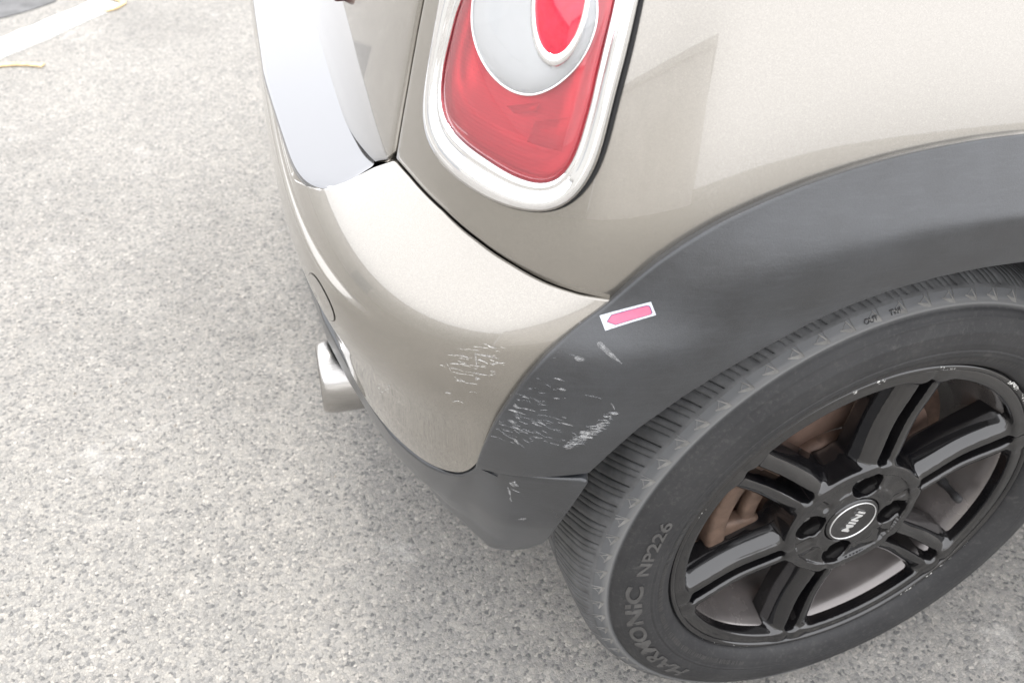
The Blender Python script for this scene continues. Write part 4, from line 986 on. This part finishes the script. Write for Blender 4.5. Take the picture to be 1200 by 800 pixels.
def text_mesh(txt, size, ext, bold=0.0, spacing=1.0):
    fc = bpy.data.curves.new('lettering', 'FONT'); fc.body = txt; fc.size = size; fc.extrude = ext; fc.offset = bold; fc.space_character = spacing; fc.resolution_u = 4
    fo_ = bpy.data.objects.new('lettering', fc); COL.objects.link(fo_)
    bpy.context.view_layer.update()
    me = bpy.data.meshes.new_from_object(fo_.evaluated_get(bpy.context.evaluated_depsgraph_get()))
    V = np.array([v.co[:] for v in me.vertices]); F = [tuple(p.vertices) for p in me.polygons]
    bpy.data.objects.remove(fo_); bpy.data.curves.remove(fc); bpy.data.meshes.remove(me)
    return V, F
def arc_text(name, txt, a0, a1, r0, r1, mat, bold):
    V, F = text_mesh(txt, 0.02, 0.0004, bold)
    x0, x1 = V[:, 0].min(), V[:, 0].max(); y0, y1 = V[:, 1].min(), V[:, 1].max()
    th = np.radians(a0 + (a1 - a0) * (V[:, 0] - x0) / (x1 - x0)); r_ = r0 + (r1 - r0) * (V[:, 1] - y0) / (y1 - y0)
    Y = side_y(r_) - 0.0003 - (V[:, 2] > 0) * 0.0008
    return mesh(name, np.stack([r_ * np.cos(th), Y, r_ * np.sin(th)], -1), F, mat, wheel, smooth=False)
arc_text('tyre_lettering', 'HARMONIC', 227, 179, .2405, .2570, 'rubber_text', 0.0006)
arc_text('tyre_lettering', 'NP226', 175.3, 158.3, .2395, .2515, 'rubber_text', 0.0003)

def shoulder_word(txt, a0, a1, r0, r1):
    V, F = text_mesh(txt, 0.02, 0.0003, 0.0004)
    x0, x1 = V[:, 0].min(), V[:, 0].max(); y0, y1 = V[:, 1].min(), V[:, 1].max()
    th = np.radians(a0 + (a1 - a0) * (V[:, 0] - x0) / (x1 - x0)); r_ = r0 + (r1 - r0) * (V[:, 1] - y0) / (y1 - y0)
    mesh('shoulder_lettering', np.stack([r_ * np.cos(th), side_y(r_) - 0.0003 - (V[:, 2] > 0) * 0.0005, r_ * np.sin(th)], -1), F, 'rubber_dark', wheel, smooth=False)
shoulder_word('OUT', 104.2, 101.6, .2755, .2795)
shoulder_word('TWI', 99.3, 97.2, .2755, .2795)

# rim: one casting grown from a distance field, so spokes and hub run into each other with fillets
VX = 0.0013
xs = np.arange(-.203, .203 + VX, VX, dtype=np.float32); hs_ = np.arange(-.052, .0065, VX, dtype=np.float32)
XX, ZZ = np.meshgrid(xs, xs, indexing='ij')
RRg = np.hypot(XX, ZZ); TH = np.arctan2(ZZ, XX)
def smin(a, b_, k):
    h = np.clip(.5 + .5 * (b_ - a) / k, 0, 1); return b_ + (a - b_) * h - k * h * (1 - h)
def smax(a, b_, k): return -smin(-a, -b_, k)
H = hs_[None, None, :]
SPA = math.radians(81.3)
P6 = ((TH - SPA + math.pi / 6) % (math.pi / 3)) - math.pi / 6      # angle from the nearest spoke axis
u_ = (RRg * np.cos(P6))[..., None]; p_ = np.abs(RRg * np.sin(P6))[..., None]
q_ = np.clip((u_ - .075) / .11, 0, 1)
topH = -.0030 - .0035 * np.sin(np.pi * q_) ** 2
dd = np.clip(topH - H, 0, .05)                                     # depth below the crest
outer = .0176 + .0022 * q_ + .0098 * np.clip(dd / .022, 0, 1) ** .72 + np.maximum(dd - .022, 0) * .06
inner = .0066 + .0012 * q_ - dd * .04
sp_d = smax(inner - p_, smax((p_ - outer) * .90, H - topH, .0105), .0045)
sp_d = smax(sp_d, -.044 - H, .003)
sp_d = np.maximum(sp_d, np.maximum(.045 - u_, u_ - .196))
Rg = RRg[..., None]
hubtop = np.where(Rg < .0655, -.0052, -.0012)
hub = smax(Rg - .0770, H - hubtop, .0035); hub = smax(hub, -.046 - H, .003)
boss = smax(Rg - .0455, H + .0022, .003); boss = np.maximum(boss, -.046 - H)
hub = smin(hub, boss, .003)
lug = None
for k in range(4):
    a = math.radians(85 + 90 * k)
    dl = np.hypot(XX - .050 * math.cos(a), ZZ - .050 * math.sin(a))[..., None] - .0166
    lug = dl if lug is None else np.minimum(lug, dl)
lug = np.maximum(lug, -(H + .028))
hub = smax(hub, -lug, .0025)
lip = smax(smax(.1865 - Rg, Rg - .2010, .003), H + .0008, .004); lip = smax(lip, -.020 - H, .004)
sdf = smin(sp_d, hub, .0075)
sdf = smin(sdf, lip, .009)
# keep the lug bores clear after blending
sdf = smax(sdf, -(lug + .0002), .002)
bore = np.maximum(Rg - .031, -(H + .020)); sdf = smax(sdf, -bore, .002)
import openvdb
vg = openvdb.FloatGrid(); vg.copyFromArray(np.ascontiguousarray(sdf.astype(np.float32) / VX))
vp, vq = vg.convertToQuads(isovalue=0.0)
vp = np.asarray(vp, float)
Vr = np.stack([xs[0] + vp[:, 0] * VX, -(hs_[0] + vp[:, 2] * VX), xs[0] + vp[:, 1] * VX], -1)
rim = mesh('rim', Vr, np.asarray(vq)[:, ::-1], 'enamel', wheel)
cen_f = rim.data.polygons[0]
def lathe_y(name, prof, mat, parent, k=160, flip=False):
    V = [(r_ * math.cos(t), y_, r_ * math.sin(t)) for t in np.linspace(0, 2 * math.pi, k, endpoint=False) for r_, y_ in prof]
    return mesh(name, V, grid_faces(k, len(prof), wrap=True, flip=flip), mat, parent)
lathe_y('rim_flange', [(.1990, .0040), (.1992, .0012), (.2003, -.0006), (.2022, -.0014), (.2042, -.0010), (.2056, .0004), (.2062, .0026), (.2062, .008)], 'enamel', wheel)
lathe_y('rim_barrel', [(.1990, .010), (.1885, .012), (.1850, .017), (.1825, .030), (.1790, .045), (.1730, .060), (.1705, .080), (.1705, .150), (.182, .162), (.198, .168)], 'barrel', wheel)
# chipped paint on the flange
V, F = [], []
def chip(t, r_, w, l):
    o_ = len(V); kk_ = random.randint(5, 7)
    for q in range(kk_):
        b_ = 2 * math.pi * q / kk_; e = random.uniform(.6, 1.2)
        r2 = r_ + w * e * math.sin(b_); t2 = t + l * e * math.cos(b_) / .2
        yy = float(np.interp(r2, [.1990, .2003, .2022, .2042, .2056, .2062], [.0012, -.0006, -.0014, -.0010, .0004, .0026])) - .0005
        V.append((r2 * math.cos(t2), yy, r2 * math.sin(t2)))
    F.append(tuple(range(o_, o_ + kk_)))
for a0, a1, cnt, sz_ in ((37, 53, 46, 1.0), (76, 82, 12, .6), (106, 109, 5, 1.0), (98, 101, 5, .8), (-56, -50, 9, .8), (-46, -42, 7, .8), (-40, -28, 12, .7), (150, 165, 3, .6), (215, 245, 8, .4)):
    for _ in range(cnt):
        chip(math.radians(random.uniform(a0, a1)), random.uniform(.2012, .2050), random.uniform(.0005, .0013) * sz_, random.uniform(.001, .003) * sz_)
mesh('paint_chips', V, F, 'scratch', wheel, smooth=False, kind='stuff')

# hub cap with its badge
capo = empty('centre_cap', (0, 0, 0), wheel)
lathe_y('cap_disc', [(.0305, .016), (.0305, .0040), (.0298, .0020), (.0280, .0008), (.0272, .0012), (.0, .0008)], 'enamel', wheel, 64)
lathe_y('badge_ring', [(.0266, .0012), (.0265, .0003), (.0260, .0002), (.0258, .0012)], 'silver', wheel, 64)
bpy.data.objects.remove(capo)
V, F = text_mesh('MINI', .0140, .0003, .0005, 1.08)
V[:, 0] -= (V[:, 0].min() + V[:, 0].max()) / 2; V[:, 1] -= (V[:, 1].min() + V[:, 1].max()) / 2
ta = math.radians(63)
mesh('badge_lettering', np.stack([V[:, 0] * math.cos(ta) - V[:, 1] * math.sin(ta), .0004 - V[:, 2] * 1.0 - .0002, V[:, 0] * math.sin(ta) + V[:, 1] * math.cos(ta)], -1), F, 'silver', wheel, smooth=False)
# lug bolts in three of the bores (hex head with a collar)
bolt_me = None
for k in range(4):
    a = math.radians(85 + 90 * k)
    V, F = [], []
    pr_ = [(.0125, .030), (.0125, .0255), (.0098, .0245), (.0098, .0180), (.0088, .0165), (.0, .0165)]
    for i in range(24):
        t = 2 * math.pi * i / 24
        for j, (r_, y_) in enumerate(pr_):
            hexk = 1.0 if j < 2 or r_ == 0 else 1.0 / max(math.cos(((t + math.pi / 6) % (math.pi / 3)) - math.pi / 6), .87) * .93
            V.append((r_ * hexk * math.cos(t), y_, r_ * hexk * math.sin(t)))
    if bolt_me is None:
        o = mesh('lug_bolt', V, grid_faces(24, len(pr_), wrap=True), 'bolt', wheel, smooth=False); bolt_me = o
    else:
        o = bolt_me.copy(); COL.objects.link(o); o.parent = wheel
    o.location = (.050 * math.cos(a), 0, .050 * math.sin(a))
# tyre valve
vt = math.radians(-13)
vo_ = mesh('valve_stem', [(r_ * math.cos(t), y_, r_ * math.sin(t)) for t in np.linspace(0, 2 * math.pi, 16, endpoint=False) for r_, y_ in ((.0058, .03), (.0055, .012), (.0042, .008), (.0040, -.004), (.0048, -.005), (.0048, -.014), (.0030, -.0155), (.0, -.0155))], grid_faces(16, 8, wrap=True), 'rubber', wheel)
vo_.location = (.163 * math.cos(vt), .030, .163 * math.sin(vt)); vo_.rotation_euler = (0, 0, math.radians(0))

# brake: disc, hat, splash shield, caliper (fixed to the axle, so children of the car)
brake = empty('rear_brake', (0, 0, 0.298), car, math.radians(3))
lathe_y('brake_disc', [(.078, .062), (.080, .058), (.1285, .058), (.1295, .060), (.1295, .068), (.080, .068)], 'disc', brake)
lathe_y('disc_hat', [(.0, .046), (.066, .046), (.072, .049), (.074, .062)], 'rust', brake)
lathe_y('splash_shield', [(.06, .080), (.150, .080), (.153, .076), (.155, .076)], 'rust', brake)
bm = bmesh.new()
def arc_block(bm, r0, r1, a0, a1, y0, y1, k=10):
    ring = []
    for t in np.linspace(math.radians(a0), math.radians(a1), k):
        ring.append([bm.verts.new((r_ * math.cos(t), y_, r_ * math.sin(t))) for r_, y_ in ((r0, y0), (r1, y0), (r1, y1), (r0, y1))])
    for i in range(k - 1):
        for j in range(4): bm.faces.new((ring[i][j], ring[i + 1][j], ring[i + 1][(j + 1) % 4], ring[i][(j + 1) % 4]))
    bm.faces.new(ring[0][::-1]); bm.faces.new(ring[-1])
arc_block(bm, .128, .150, 140, 200, .030, .085)
arc_block(bm, .095, .134, 140, 153, .034, .052, 5)
arc_block(bm, .088, .134, 180, 196, .034, .052, 5)
arc_block(bm, .092, .110, 150, 184, .036, .050, 8)
bmesh.ops.recalc_face_normals(bm, faces=bm.faces)
me = bpy.data.meshes.new('caliper'); bm.to_mesh(me); bm.free(); me.materials.append(M['caliper'])
ca = link(bpy.data.objects.new('caliper', me), brake)
md = ca.modifiers.new('edge', 'BEVEL'); md.width = .006; md.segments = 3
for p in me.polygons: p.use_smooth = True

# ------------------------------------------------------------------ arrow sticker on the cladding
stk = np.array(STICKER)
def st_pt(u, v, lift):
    a = stk[0] * (1 - u) * (1 - v) + stk[1] * u * (1 - v) + stk[2] * u * v + stk[3] * (1 - u) * v
    p, nn = stick(clad_bvh, a[0], a[1], FB, lift); return p
so = empty('arrow_sticker', tuple(st_pt(.5, .5, 0)))
so['label'] = "small pink arrow sticker on the car's black wheel arch cladding"
so['category'] = 'sticker'
s0 = so.location.copy()
def patch(name, poly, lift, mat):
    """poly: upper edge and lower edge given as two functions of u, meshed as a strip"""
    V, F = [], []
    us = poly
    for u, va, vb in us:
        for q in (0, .33, .66, 1): V.append(st_pt(u, va + (vb - va) * q, lift) - s0)
    F = [tuple(f) for f in grid_faces(len(us), 4)]
    o_ = len(V)
    # rim down to the plastic so that the sheet has an edge
    edge = [i * 4 for i in range(len(us))] + [len(us) * 4 - 4 + k for k in (1, 2, 3)] + [i * 4 + 3 for i in range(len(us) - 2, -1, -1)] + [2, 1]
    lows = []
    cen_ = sum((V[i] for i in edge), Vector()) / len(edge)
    nn = (V[4 + 0] - V[0]).cross(V[1] - V[0]).normalized()
    if nn.dot(Vector((-.3, -1, .2))) < 0: nn = -nn
    for i in edge: lows.append(V[i] - nn * (lift * .9))
    V += lows
    k_ = len(edge)
    F += [(edge[i], edge[(i + 1) % k_], o_ + (i + 1) % k_, o_ + i) for i in range(k_)]
    return mesh(name, V, F, mat, so, smooth=False)
patch('backing', [(u, 0.0, 1.0) for u in np.linspace(0, 1, 9)], .0005, 'white_vinyl')
def arrow(g_):
    L = [(.085 + g_ * 1.3, .49, .51)]
    for u in (.215 + g_ * .4,): L.append((u, .15 + g_ * 2.6, .86 - g_ * 2.6))
    for u in np.linspace(.35, .90, 5): L.append((u, .15 + g_ * 2.6, .86 - g_ * 2.6))
    L += [(.935 - g_ * .7, .20 + g_ * 2.6, .82 - g_ * 2.6), (.955 - g_, .28 + g_ * 2.4, .74 - g_ * 2.4)]
    return L
patch('arrow_outline', arrow(0.0), .0009, 'ink')
patch('arrow', arrow(0.018), .0013, 'pink_vinyl')
